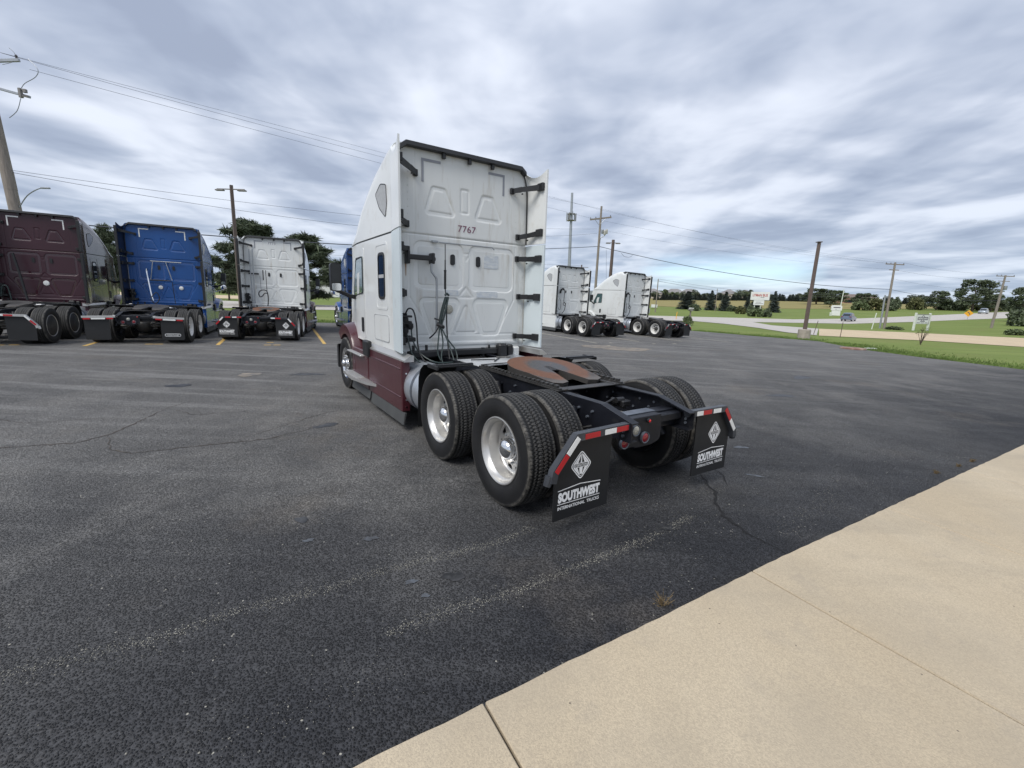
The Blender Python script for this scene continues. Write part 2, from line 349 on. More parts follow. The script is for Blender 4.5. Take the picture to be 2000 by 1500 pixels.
# ------------------------------------------------------------------ ground materials
def node_mat(name):
    m = bpy.data.materials.new(name); m.use_nodes = True; n = m.node_tree
    def N(t, **k):
        q = n.nodes.new(t)
        for a, b in k.items(): setattr(q, a, b)
        return q
    def L(a, b): n.links.new(a, b)
    tcn = N('ShaderNodeTexCoord')
    def mapped(sc=(1, 1, 1), rot=0, loc=(0, 0, 0)):
        q = N('ShaderNodeMapping'); q.inputs['Scale'].default_value = sc; q.inputs['Rotation'].default_value = (0, 0, R(rot)); q.inputs['Location'].default_value = loc; L(tcn.outputs['Object'], q.inputs[0]); return q.outputs[0]
    def noise(vec, sc, det=4, ro=.5, di=0.):
        q = N('ShaderNodeTexNoise'); q.inputs['Scale'].default_value = sc; q.inputs['Detail'].default_value = det; q.inputs['Roughness'].default_value = ro; q.inputs['Distortion'].default_value = di; L(vec, q.inputs['Vector']); return q.outputs[0]
    def rng_(v, a, b, c=0., d=1.):
        q = N('ShaderNodeMapRange'); q.inputs[1].default_value = a; q.inputs[2].default_value = b; q.inputs[3].default_value = c; q.inputs[4].default_value = d; L(v, q.inputs[0]); return q.outputs[0]
    def mth(op, a, b, clamp=False):
        q = N('ShaderNodeMath', operation=op, use_clamp=clamp)
        for i, s_ in enumerate((a, b)):
            if isinstance(s_, (int, float)): q.inputs[i].default_value = s_
            else: L(s_, q.inputs[i])
        return q.outputs[0]
    def mix(f, a, b):
        q = N('ShaderNodeMix', data_type='RGBA')
        if isinstance(f, (int, float)): q.inputs[0].default_value = f
        else: L(f, q.inputs[0])
        for i, s_ in ((6, a), (7, b)):
            if isinstance(s_, tuple): q.inputs[i].default_value = (*s_, 1)
            else: L(s_, q.inputs[i])
        return q.outputs[2]
    def voro(vec, sc, feat='F1', out='Distance'):
        q = N('ShaderNodeTexVoronoi', feature=feat); q.inputs['Scale'].default_value = sc; L(vec, q.inputs['Vector']); return q
    return m, n, n.nodes['Principled BSDF'], N, L, mapped, noise, rng_, mth, mix, voro

def asphalt_material():
    m, n, b, N, L, mp, noise, rg, mth, mix, voro = node_mat('old_sealed_asphalt')
    base = mp(); big = noise(mp(rot=-28, sc=(1, .6, 1)), .22, 5, .55, .4); mid = noise(mp(rot=-28, sc=(1, .8, 1), loc=(4, 2, 0)), .8, 6, .62, .3)
    sep_ = N('ShaderNodeSeparateXYZ'); L(base, sep_.inputs[0])
    # sealer is thick beside the walkway and worn through towards the middle of the lot
    d = mth('ADD', mth('MULTIPLY', sep_.outputs[0], -.515), mth('MULTIPLY', sep_.outputs[1], .857))
    wear = mth('ADD', rg(d, 1.6, 7.0, .10, .78), mth('MULTIPLY', mth('SUBTRACT', big, .5), 1.1), True)
    col = mix(wear, (.030, .031, .035), (.165, .161, .155))
    col = mix(mth('MULTIPLY', rg(mid, .47, .66, 0, .6), rg(d, 1.8, 5, .15, 1)), col, (.210, .202, .190))
    col = mix(rg(noise(mp(loc=(9, 3, 0)), .5, 5, .6), .58, .74, 0, .55), col, (.175, .154, .130))
    streak_ = noise(mp(rot=-58, sc=(.16, 2.2, 1)), 1.3, 5, .6)
    col = mix(mth('MULTIPLY', rg(streak_, .49, .64, 0, .7), rg(d, 3, 10, .1, 1)), col, (.245, .24, .232))
    v1 = voro(base, 98); v2 = voro(base, 80)
    sc = N('ShaderNodeSeparateColor'); L(v1.outputs['Color'], sc.inputs[0])
    sm = N('ShaderNodeMix', data_type='RGBA', blend_type='MULTIPLY'); sm.inputs[0].default_value = 1; L(col, sm.inputs[6])
    gr = rg(sc.outputs[0], 0, 1, .66, 1.40); cb = N('ShaderNodeCombineColor'); [L(gr, cb.inputs[i]) for i in range(3)]; L(cb.outputs[0], sm.inputs[7]); col = sm.outputs[2]
    # bare stones showing through
    patchy = rg(noise(mp(loc=(2, 5, 0)), .9, 4, .6), .44, .70, .0, .016)
    sc2 = N('ShaderNodeSeparateColor'); L(v2.outputs['Color'], sc2.inputs[0])
    bare = mth('LESS_THAN', sc2.outputs[1], patchy)
    col = mix(mth('MULTIPLY', bare, rg(v2.outputs['Distance'], .35, .5, 1, 0)), col, (.34, .325, .28))
    L(col, b.inputs['Base Color'])
    L(rg(noise(base, 3, 4), .3, .7, .70, .88), b.inputs['Roughness']); b.inputs['Specular IOR Level'].default_value = .25
    h = mth('ADD', rg(v1.outputs['Distance'], 0, .55, 1, 0), mth('MULTIPLY', noise(base, 52, 4, .6), .55))
    bp = N('ShaderNodeBump'); bp.inputs['Strength'].default_value = 1.0; bp.inputs['Distance'].default_value = .019; L(h, bp.inputs['Height']); L(bp.outputs[0], b.inputs['Normal'])
    return m
def concrete_material(name, c1, c2, c3):
    m, n, b, N, L, mp, noise, rg, mth, mix, voro = node_mat(name)
    base = mp()
    col = mix(rg(noise(mp(rot=30, sc=(1, .5, 1)), .9, 5, .6), .35, .68), c1, c2)
    col = mix(rg(noise(mp(rot=-59, sc=(.3, 1.6, 1)), 1.6, 4, .6), .54, .72, 0, .45), col, c3)
    v = voro(base, 170); sc = N('ShaderNodeSeparateColor'); L(v.outputs['Color'], sc.inputs[0])
    sm = N('ShaderNodeMix', data_type='RGBA', blend_type='MULTIPLY'); sm.inputs[0].default_value = 1; L(col, sm.inputs[6])
    g1 = rg(sc.outputs[0], 0, 1, .86, 1.12); g2 = rg(sc.outputs[0], 0, 1, .86, 1.09); cb = N('ShaderNodeCombineColor'); L(g1, cb.inputs[0]); L(g1, cb.inputs[1]); L(g2, cb.inputs[2]); L(cb.outputs[0], sm.inputs[7]); col = sm.outputs[2]
    col = mix(rg(noise(mp(loc=(7, 2, 0)), .7, 6, .65), .47, .68, 0, .6), col, c3); col = mix(rg(noise(mp(loc=(1, 8, 0)), 2.6, 5, .7), .58, .74, 0, .45), col, (.30, .26, .21))
    v2 = voro(mp(loc=(3, 1, 0)), 26); s2 = N('ShaderNodeSeparateColor'); L(v2.outputs['Color'], s2.inputs[0])
    col = mix(mth('MULTIPLY', mth('LESS_THAN', s2.outputs[0], .02), rg(v2.outputs['Distance'], .10, .16, .8, 0)), col, (.10, .085, .07))
    L(col, b.inputs['Base Color']); b.inputs['Roughness'].default_value = .85; b.inputs['Specular IOR Level'].default_value = .25
    bp = N('ShaderNodeBump'); bp.inputs['Strength'].default_value = .4; bp.inputs['Distance'].default_value = .003
    L(mth('ADD', rg(v.outputs['Distance'], 0, .5, 1, 0), mth('MULTIPLY', noise(base, 40, 3), .8)), bp.inputs['Height']); L(bp.outputs[0], b.inputs['Normal'])
    return m
def grass_material(name, c1, c2, c3, rot=62, stripe=True):
    m, n, b, N, L, mp, noise, rg, mth, mix, voro = node_mat(name)
    col = mix(rg(noise(mp(), .12, 6, .6), .35, .65), c1, c2)
    col = mix(rg(noise(mp(rot=rot, sc=(.05, 1, 1)), .55, 3, .5), .50, .66, 0, .55), col, c3)
    col = mix(rg(noise(mp(loc=(5, 5, 0)), 9, 4, .7), .45, .75, 0, .5), col, c3)
    dry = mth('MULTIPLY', rg(noise(mp(loc=(2, 9, 0), rot=rot, sc=(.35, 1, 1)), .45, 6, .68), .50, .70, 0, .6), 1.0); col = mix(dry, col, (.185, .175, .072)); col = mix(rg(noise(mp(loc=(12, 3, 0)), 1.7, 5, .7), .55, .75, 0, .5), col, c1)
    L(col, b.inputs['Base Color']); b.inputs['Roughness'].default_value = .9; b.inputs['Specular IOR Level'].default_value = .1
    bp = N('ShaderNodeBump'); bp.inputs['Strength'].default_value = .6; bp.inputs['Distance'].default_value = .05; L(noise(mp(), 22, 4, .7), bp.inputs['Height']); L(bp.outputs[0], b.inputs['Normal'])
    return m
def rubber_material():
    m, n, b, N, L, mp, noise, rg, mth, mix, voro = node_mat('tyre_rubber')
    sp = N('ShaderNodeSeparateXYZ'); L(mp(), sp.inputs[0]); r = mth('SQRT', mth('ADD', mth('MULTIPLY', sp.outputs[1], sp.outputs[1]), mth('MULTIPLY', sp.outputs[2], sp.outputs[2])), 0)
    ax = mth('ABSOLUTE', sp.outputs[0], 0); nz = noise(mp(), 18, 4, .65)
    col = mix(rg(noise(mp(), 5, 5, .6), .4, .7, 0, .8), (.0085, .0085, .0095), (.017, .0165, .016))                       # sidewall
    edge = mth('MULTIPLY', rg(r, .468, .485, 0, 1), rg(nz, .40, .58, .15, .9)); col = mix(edge, col, (.105, .098, .086))        # scuffed, dusty shoulder
    tread = rg(ax, .112, .120, 1, 0); land = rg(r, .4992, .5008, 0, 1)
    tc_ = mix(rg(nz, .35, .65), (.030, .030, .030), (.052, .050, .047)); tc_ = mix(land, (.006, .006, .006), tc_); col = mix(mth('MULTIPLY', tread, rg(r, .47, .48)), col, tc_)  # dust on the tread lands; the shade of the grooves is painted black
    L(col, b.inputs['Base Color']); b.inputs['Roughness'].default_value = .62; b.inputs['Specular IOR Level'].default_value = .4
    bp = N('ShaderNodeBump'); bp.inputs['Strength'].default_value = .12; bp.inputs['Distance'].default_value = .004; L(mth('ADD', noise(mp(), 90, 3), mth('SINE', mth('MULTIPLY', r, 900), 0)), bp.inputs['Height']); L(bp.outputs[0], b.inputs['Normal'])
    return m
RUBBER = rubber_material()
ASPH = asphalt_material()
CONC = concrete_material('exposed_aggregate_concrete', (.425, .350, .250), (.480, .405, .300), (.350, .298, .225))
ROADM = concrete_material('road_concrete', (.43, .40, .37), (.49, .46, .43), (.38, .36, .34))
GRAV = concrete_material('tan_gravel', (.50, .395, .265), (.56, .45, .31), (.44, .36, .25))
GRASS = grass_material('mown_lawn', (.145, .192, .052), (.190, .232, .072), (.112, .158, .045))
FIELD = grass_material('ripening_crop', (.250, .215, .090), (.285, .240, .105), (.200, .185, .080))
JOINT = mat('dark_joint', (.035, .028, .024), .9, var=.3, vs=20)
CRACKM = mat('crack_dark', (.008, .008, .009), .95, var=.2, vs=30)
CRACKB = mat('crack_fill_brown', (.070, .058, .050), .95, var=.3, vs=12, dirt=(.02, .02, .02), ds=9, dt=.5)
YPAINT = mat('worn_yellow_paint', (.52, .34, .10), .75, var=.15, vs=8, dirt=(.12, .11, .10), ds=11, dt=.60)
WPAINT = mat('worn_pale_paint', (.42, .39, .31), .8, var=.15, vs=8, dirt=(.11, .11, .11), ds=9, dt=.52)
STONEM = mat('pale_stone_chip', (.33, .315, .265), .8, var=.25, vs=3)
DIRTP = mat('bare_patch', (.21, .18, .145), .95, var=.3, vs=4, dirt=(.12, .118, .115), ds=2.5, dt=.46)
SKIRTR = mat('grey_rubber_skirt', (.065, .068, .068), .55, var=.15, vs=4)

# ------------------------------------------------------------------ ground
def grid_terrain():
    xs = sorted(set(list(FXx)+list(range(-60, 160, 12)))); ys = sorted(set(list(FYx)+list(range(-40, 300, 20))))
    mb = MB(); V = np.array([[(x, y, zg(x, y)-.05) for y in ys] for x in xs]); mb.grid(V)
    o = obj('ground', mb, GRASS, smooth=0); o['kind'] = 'structure'
grid_terrain()
LOT = [(-60, -30), (-60, 2), (-34, 14.5), (-13, 24.6), (-10.4, 25.8), (2, 31.2), (14.5, 36.2), (17.3, 34.2), (20.0, 31.3), (21.0, 30.2), (20.3, 27), (19.8, 24.6), (20.1, 21.4), (21.1, 17.8), (24.5, 11), (34, -2), (40, -30)]
def wobble(poly, amp, step):
    o = []
    for i in range(len(poly)):
        a, b = Vector(poly[i]), Vector(poly[(i+1) % len(poly)]); k = max(1, int((b-a).length/step)); nrm = Vector((-(b-a).y, (b-a).x)).normalized()
        for j in range(k):
            q = a+(b-a)*j/k+(nrm*random.uniform(-amp, amp) if j else Vector((0, 0))); o.append((q.x, q.y))
    return o
sheet('parking_lot', wobble(LOT, .10, 1.6), ASPH, 0.)
ROAD = [(-120, 8), (-60, 28), (-19.3, 42.5), (20, 60), (36.6, 67.5), (52, 75.3), (77, 87), (100, 98.5), (122, 108.5), (185, 140), (420, 262), (420, 300), (185, 163), (133, 131.5), (90, 107), (79, 101), (60, 95), (40, 88.5), (10, 75), (-27, 58.5), (-60, 44), (-120, 20)]
sheet('road', ROAD, ROADM, -.015)
strip_ = [(-27, 58.7), (10, 75.3), (40, 88.9), (60, 95.4)]
sheet('driveway', [(25.0, 62.3), (26.8, 56.2), (26.6, 48), (25.3, 40.6), (26.1, 37.8), (36, 52), (33.4, 57), (36.6, 67.9), (30, 65.5)], ROADM, -.011)
sheet('gravel_drive', [(26.1, 37.5), (34, 36.3), (38.4, 32.9), (62, 20), (95, 6), (100, 22), (80, 36), (55.7, 47.9), (45.6, 51.2), (36.2, 52.2)], GRAV, -.02)
sheet('crop_field', [(20, 168), (56, 165), (90, 158), (126, 158), (150, 165), (330, 250), (420, 420), (100, 420), (0, 300)], FIELD, .02)
sheet('side_drive', [(-120, 75), (-60, 72), (-38, 64), (-29, 60), (-27, 58.8), (-36, 54.8), (-60, 62), (-120, 66)], ROADM, -.012)
sheet('gravel_yard', [(-120, 110), (-56, 112), (-44, 95), (-52, 84), (-120, 86)], GRAV, -.02)

# walkway: slabs with recessed joints
wdir = Vector((math.cos(R(30.8)), math.sin(R(30.8)))); wn_ = Vector((wdir.y, -wdir.x))   # along the edge; away from the asphalt
wp0 = Vector((-0.08, 1.655))
walk = MB(); jw = .006
base_poly = [tuple(wp0+wdir*a+wn_*b) for a, b in ((-14, .02), (22, .02), (22, 9), (-14, 9))]
wk = sheet('walkway', base_poly, JOINT, .024)
def slab(a0, a1, b0, b1, seed):
    rr = random.Random(seed); ed = []
    n = max(6, int((a1-a0)/.09))
    front = [wp0+wdir*(a0+(a1-a0)*i/n)+wn_*(b0+(rr.uniform(-.003, .005) if b0 < .01 and 0 < i < n else 0)) for i in range(n+1)]
    back = [wp0+wdir*a1+wn_*b1, wp0+wdir*a0+wn_*b1]
    pts = front+back; mb = MB(); N_ = len(pts)
    ins = .006
    cen = sum(pts, Vector((0, 0)))/N_
    top = [p+(cen-p).normalized()*ins for p in pts]
    vs = [(p.x, p.y, zg(p.x, p.y)-.05) for p in pts]+[(p.x, p.y, zg(p.x, p.y)+.044) for p in pts]+[(p.x, p.y, zg(p.x, p.y)+.050) for p in top]
    fs = [tuple(range(2*N_, 3*N_))]
    for i in range(N_):
        j = (i+1) % N_; fs += [(i, j, N_+j, N_+i), (N_+i, N_+j, 2*N_+j, 2*N_+i)]
    mb.add(vs, fs)
    # the wide slabs reach over the bend of the terrain only where it is flat enough; keep them rigid
    return obj('slab', mb, CONC, wk, smooth=0)
edges = [-14, -9.9, -8.26, -6.2, -4.14, -2.07, 0, 2.07, 4.25, 6.52, 8.7, 12, 17, 22]
for i in range(len(edges)-1):
    slab(edges[i]+jw, edges[i+1]-jw, 0, 2.6-jw, i); slab(edges[i]+jw, edges[i+1]-jw, 2.6+jw, 6, 50+i)

# parking lines, cracks, chips
def strip(name, pts, w, m, off, jag=0., taper=False, kind='structure', sub=.12):
    P_ = [Vector(p) for p in pts]; Q = []
    for a, b in zip(P_[:-1], P_[1:]):
        k = max(1, int((b-a).length/sub)); Q += [a+(b-a)*i/k for i in range(k)]
    Q.append(P_[-1]); V = []
    for i, q in enumerate(Q):
        d = (Q[min(i+1, len(Q)-1)]-Q[max(i-1, 0)]).normalized(); nr = Vector((-d.y, d.x))
        q = q+nr*random.uniform(-jag, jag)
        ww = w*random.uniform(.35, 1.25) if jag else w
        if taper: ww *= min(1, .2+3*min(i, len(Q)-1-i)/len(Q))
        a, b = q-nr*ww/2, q+nr*ww/2
        V.append([(a.x, a.y, zg(a.x, a.y)+off), (b.x, b.y, zg(b.x, b.y)+off)])
    mb = MB(); mb.grid(V); o = obj(name, mb, m, smooth=0); o['kind'] = kind; return o
ld = Vector((-math.sin(R(27.7)), math.cos(R(27.7))))
def pline(x, y, L0, L1, m=YPAINT, w=.11):
    a = Vector((x, y)); strip('parking_line', [a+ld*L0, a+ld*L1], w, m, .004, sub=1.)
pline(-6.65, 15.32, 0, 9.0); pline(-9.36, 13.73, 0, 9.5); pline(-12.1, 12.2, 0, 9.5); pline(-15.3, 10.2, 0, 9.5); pline(-3.6, 17.0, 0, 9)
pline(3.85, 20.1, 0, 9.5, WPAINT); pline(6.4, 22.3, 0, 9, WPAINT); pline(0.7, 18.6, 0, 9, WPAINT); pline(9.3, 24.0, 0, 8, WPAINT); pline(12.6, 25.2, 0, 8.4, WPAINT)
for x, y in ((-11.09, 13.2), (-10.88, 13.3), (-13.85, 11.65), (-13.62, 11.8), (-8.1, 14.3), (-7.85, 14.42), (-8.4, 15.0), (4.6, 20.6), (6.9, 21.4), (8.2, 22.2), (4.2, 19.2)):
    strip('parking_mark', [(x-.09, y-.05), (x+.09, y+.05)], .13, YPAINT if x < 0 else WPAINT, .004, sub=1.)
strip('road_edge_line', strip_, .45, mat('pale_edge_paint', (.50, .47, .30), .8, var=.1), .006, sub=4.)
CR = [([(2.10, 4.62), (2.11, 4.45), (2.06, 4.25), (2.09, 4.1), (2.03, 3.97), (1.94, 3.83), (1.95, 3.7), (1.92, 3.6), (1.97, 3.37), (2.03, 3.2), (2.13, 3.02)], .026, CRACKM),
      ([(2.34, 4.8), (2.37, 4.68), (2.38, 4.55), (2.33, 4.42), (2.30, 4.27)], .014, CRACKM),
      ([(-7.6, 4.0), (-6.4, 4.3), (-5.6, 4.53), (-5.02, 4.8), (-4.94, 5.1), (-5.05, 5.7), (-5.21, 6.32), (-5.23, 6.9)], .022, CRACKB),
      ([(-4.94, 5.1), (-4.7, 4.85), (-4.45, 4.62), (-4.17, 4.56), (-3.62, 4.91), (-3.06, 5.22), (-2.8, 5.6), (-2.64, 6.06)], .020, CRACKB),
      ([(-3.4, 5.1), (-3.14, 5.8), (-2.87, 6.6), (-2.55, 6.82)], .013, CRACKB), ([(-5.23, 6.4), (-4.6, 6.1), (-4.1, 6.4), (-3.4, 6.2)], .012, CRACKB),
      ([(-7.2, 5.6), (-6.3, 5.4), (-5.3, 5.9)], .012, CRACKB)]
for pts, w, m in CR: strip('pavement_crack', pts, w*(1.5 if m is CRACKM else .95), m, .0045, jag=.016, taper=True, sub=.05)
def blob(name, x, y, rx, ry, rot, m, off=.005, n=26, kind='structure'):
    mb = MB(); vs = []; ph = [random.uniform(0, 6.28) for _ in range(4)]
    for k in range(n):
        t = 2*math.pi*k/n; rr = 1+.16*math.sin(2*t+ph[0])+.13*math.sin(3*t+ph[1])+.09*math.sin(5*t+ph[2])+.06*math.sin(9*t+ph[3])
        px, py = rx*rr*math.cos(t), ry*rr*math.sin(t); X = x+px*math.cos(rot)-py*math.sin(rot); Y = y+px*math.sin(rot)+py*math.cos(rot); vs.append((X, Y, zg(X, Y)+off))
    mb.add([(x, y, zg(x, y)+off)]+vs, [(0, 1+i, 1+(i+1) % n) for i in range(n)]); o = obj(name, mb, m, smooth=0); o['kind'] = kind
blob('bare_patch', 4.5, 18.1, 1.25, .75, .4, DIRTP); blob('bare_patch', -5.68, 9.25, .22, .2, .3, DIRTP); blob('bare_patch', 3.6, 18.6, .8, .45, .2, DIRTP, off=.007)
STAIN = mat('oil_stain', (.016, .016, .017), .45, var=.2, vs=9, dirt=(.05, .05, .052), ds=6, dt=.48); SPLAT = mat('pale_splash', (.085, .095, .11), .8, var=.2, vs=9, dirt=(.045, .046, .05), ds=14, dt=.46)
for x, y, r1, r2, a in ((1.3, 3.35, .10, .06, .4), (-.35, 2.62, .07, .05, .2), (-2.6, 5.9, .16, .09, .8), (-6.2, 7.9, .22, .12, .3), (3.4, 6.6, .2, .1, .5), (6.0, 9.5, .3, .14, .2), (-1.7, 3.3, .06, .045, 0.), (8.4, 12.5, .4, .2, .6), (-4.6, 9.6, .3, .15, .4)): blob('oil_stain', x, y, r1, r2, a, STAIN, off=.0035)
for x, y, r1, r2, a in ((-.62, 2.55, .045, .02, .5), (-.50, 2.42, .03, .016, .2), (2.75, 4.6, .12, .022, -.4), (-1.05, 3.05, .05, .03, .1), (3.1, 5.6, .10, .05, .3), (-1.5, 3.0, .035, .025, .3)): blob('pale_splash', x, y, r1, r2, a, SPLAT, off=.004)
def chips(name, lines, n, spread, s0, s1, m):
    segs = []
    for ln in lines:
        for a, b in zip(ln[:-1], ln[1:]): segs.append((a, b))
    L_ = np.array([math.dist(a, b) for a, b in segs]); pr_ = L_/L_.sum(); pick = rng.choice(len(segs), n, p=pr_); mb = MB()
    for i in pick:
        a, b = segs[i]; t = random.random(); x = a[0]+(b[0]-a[0])*t+random.gauss(0, spread); y = a[1]+(b[1]-a[1])*t+random.gauss(0, spread)
        s = random.uniform(s0, s1); z = zg(x, y)+.003; q = random.uniform(0, 3)
        c, d = math.cos(q)*s, math.sin(q)*s
        mb.add([(x+c, y+d, z-.001), (x-d*.8, y+c*.8, z-.001), (x-c, y-d, z-.001), (x+d*.7, y-c*.7, z-.001), (x+c*.2, y, z+s*.55)], [(0, 1, 4), (1, 2, 4), (2, 3, 4), (3, 0, 4)])
    o = obj(name, mb, m, smooth=0); o['kind'] = 'stuff'; return o
SL = [[(-1.87, 2.01), (-1.65, 2.17), (-1.44, 2.31), (-1.13, 2.46), (-.92, 2.61), (-.51, 2.83), (-.12, 3.02), (.21, 3.3)], [(-.64, 2.1), (-.33, 2.31), (.04, 2.47), (.47, 2.76), (1.04, 3.12), (1.62, 3.57)],
      [(-2.6, 3.3), (-2.03, 3.71), (-1.79, 4.02), (-1.58, 4.16)], [(-2.36, 1.73), (-2.13, 1.86), (-1.85, 2.05)], [(-1.29, 1.42), (-1.14, 1.51), (-.85, 1.68), (-.56, 1.83)], [(.82, 3.43), (1.46, 3.91), (2.16, 4.26)], [(2.3, 3.3), (3.1, 4.0), (3.6, 4.6)]]
SL[0] = [(-3.6, 1.25), (-2.9, 1.55), (-2.3, 1.8)]+SL[0]
chips('loose_stones', SL[:2], 3000, .026, .0014, .0040, STONEM)
chips('loose_stones', SL, 2400, .075, .0011, .0030, STONEM)
chips('loose_stones', [[(-4, 2), (0, 2.6), (3, 4.4), (7, 7)], [(-5, 4), (-1, 4), (3, 5.5)], [(-2, 1.2), (-.5, 1.9)]], 1300, .8, .0011, .0032, STONEM)

# ------------------------------------------------------------------ tractor units
YB = 3.0                                          # rear wall of the sleeper (truck axes: x right, y forward, origin under the rear axle)
def half_w(y): return float(np.interp(y, [3.0, 4.6, 5.0, 5.6, 6.0], [1.11, 1.11, 1.10, 1.03, .97]))
def roof_z(y): return float(np.interp(y, [3.0, 3.3, 3.6, 3.9, 4.3, 4.7, 5.1, 5.4, 5.62, 5.72], [3.86, 3.88, 3.85, 3.77, 3.60, 3.39, 3.14, 2.92, 2.75, 2.70]))
def outline(y, z0, zt, rx, rz, nc=8):
    """right half of a body section, bottom to crown"""
    w = half_w(y); rz = min(rz, (zt-z0)*.9); o = [(w, z0+(zt-rz-z0)*t) for t in (0, .33, .66, 1)]
    for k in range(1, nc+1):
        t = math.pi/2*k/nc; o.append((w-rx*(1-math.cos(t)**.85 if t < math.pi/2 else 1), zt-rz+rz*math.sin(t)**.9))
    cw = w-rx
    o += [(cw*.66, zt+.012), (cw*.33, zt+.02), (0, zt+.022)]
    return o
def loft(sections):
    mb = MB(); V = []
    for y, half in sections: V.append([(x, y, z) for x, z in half]+[(-x, y, z) for x, z in half[-2::-1]])
    mb.grid(np.array(V))
    n = len(V[0])
    for row in (0, len(V)-1): mb.f.append(tuple(row*n+i for i in range(n)))
    nr = len(V)                                    # floor
    for i in range(nr-1): mb.f.append((i*n, (i+1)*n, (i+1)*n+n-1, i*n+n-1))
    return mb
def roof_sections(): return [(y, outline(y, 2.715, max(roof_z(y), 2.74), float(np.interp(y, [3, 3.6, 5.5], [.13, .34, .42])), float(np.interp(y, [3, 3.6, 5.5], [.13, .34, .42])))) for y in np.linspace(YB+.012, 5.70, 22)]
def rear_half(z):
    """half width of the rear wall at height z"""
    w = half_w(3.0)
    if z <= 3.73: return w
    t = min(1, (z-3.73)/.13); return w-.13*(1-math.sqrt(max(0, 1-t*t)))
def cab_mesh():
    ys = list(np.linspace(YB+.012, 5.6, 15)); S = []
    for y in ys:
        w = half_w(y); zt = 2.70; S.append((y, [(w, 1.05), (w, 1.5), (w, 2.0), (w, 2.4), (w, zt-.01), (w*.95, zt), (w*.6, zt), (w*.3, zt), (0, zt)]))
    for y, zt, w in ((5.72, 2.52, 1.0), (5.86, 2.25, .98), (6.02, 1.95, .96), (6.12, 1.74, .95)):
        S.append((y, [(w, 1.05), (w, 1.05+(zt-1.05)*.3), (w, 1.05+(zt-1.05)*.6), (w, zt-.12), (w-.02, zt-.04), (w*.93, zt), (w*.6, zt), (w*.3, zt), (0, zt)]))
    return loft(S)
def hood_mesh():
    S = []
    for y, w, zt in ((5.75, .80, 1.70), (6.0, .80, 1.71), (6.3, .76, 1.62), (6.6, .70, 1.46), (6.78, .64, 1.22), (6.84, .60, .95)):
        S.append((y, [(w, .62), (w, .8), (w, zt*.62), (w-.01, zt-.16), (w-.05, zt-.06), (w-.14, zt), (w*.5, zt+.02), (w*.25, zt+.03), (0, zt+.035)]))
    return loft(S)
def sdf_poly(X, Z, poly):
    d = np.full(X.shape, 1e9); sgn = np.ones(X.shape); n = len(poly)
    for i in range(n):
        ax, az = poly[i]; bx, bz = poly[i-1]; ex, ez = bx-ax, bz-az; wx, wz = X-ax, Z-az
        t = np.clip((wx*ex+wz*ez)/(ex*ex+ez*ez), 0, 1); d = np.minimum(d, (wx-ex*t)**2+(wz-ez*t)**2)
        c1 = Z >= az; c2 = Z < bz; c3 = ex*wz > ez*wx
        sgn = np.where((c1 & c2 & c3) | (~c1 & ~c2 & ~c3), -sgn, sgn)
    return sgn*np.sqrt(d)
def inset(poly, d):
    c = Vector((sum(p[0] for p in poly)/len(poly), sum(p[1] for p in poly)/len(poly))); return [tuple(c+(Vector(p)-c)*max(.1, 1-d/(Vector(p)-c).length)) for p in poly]
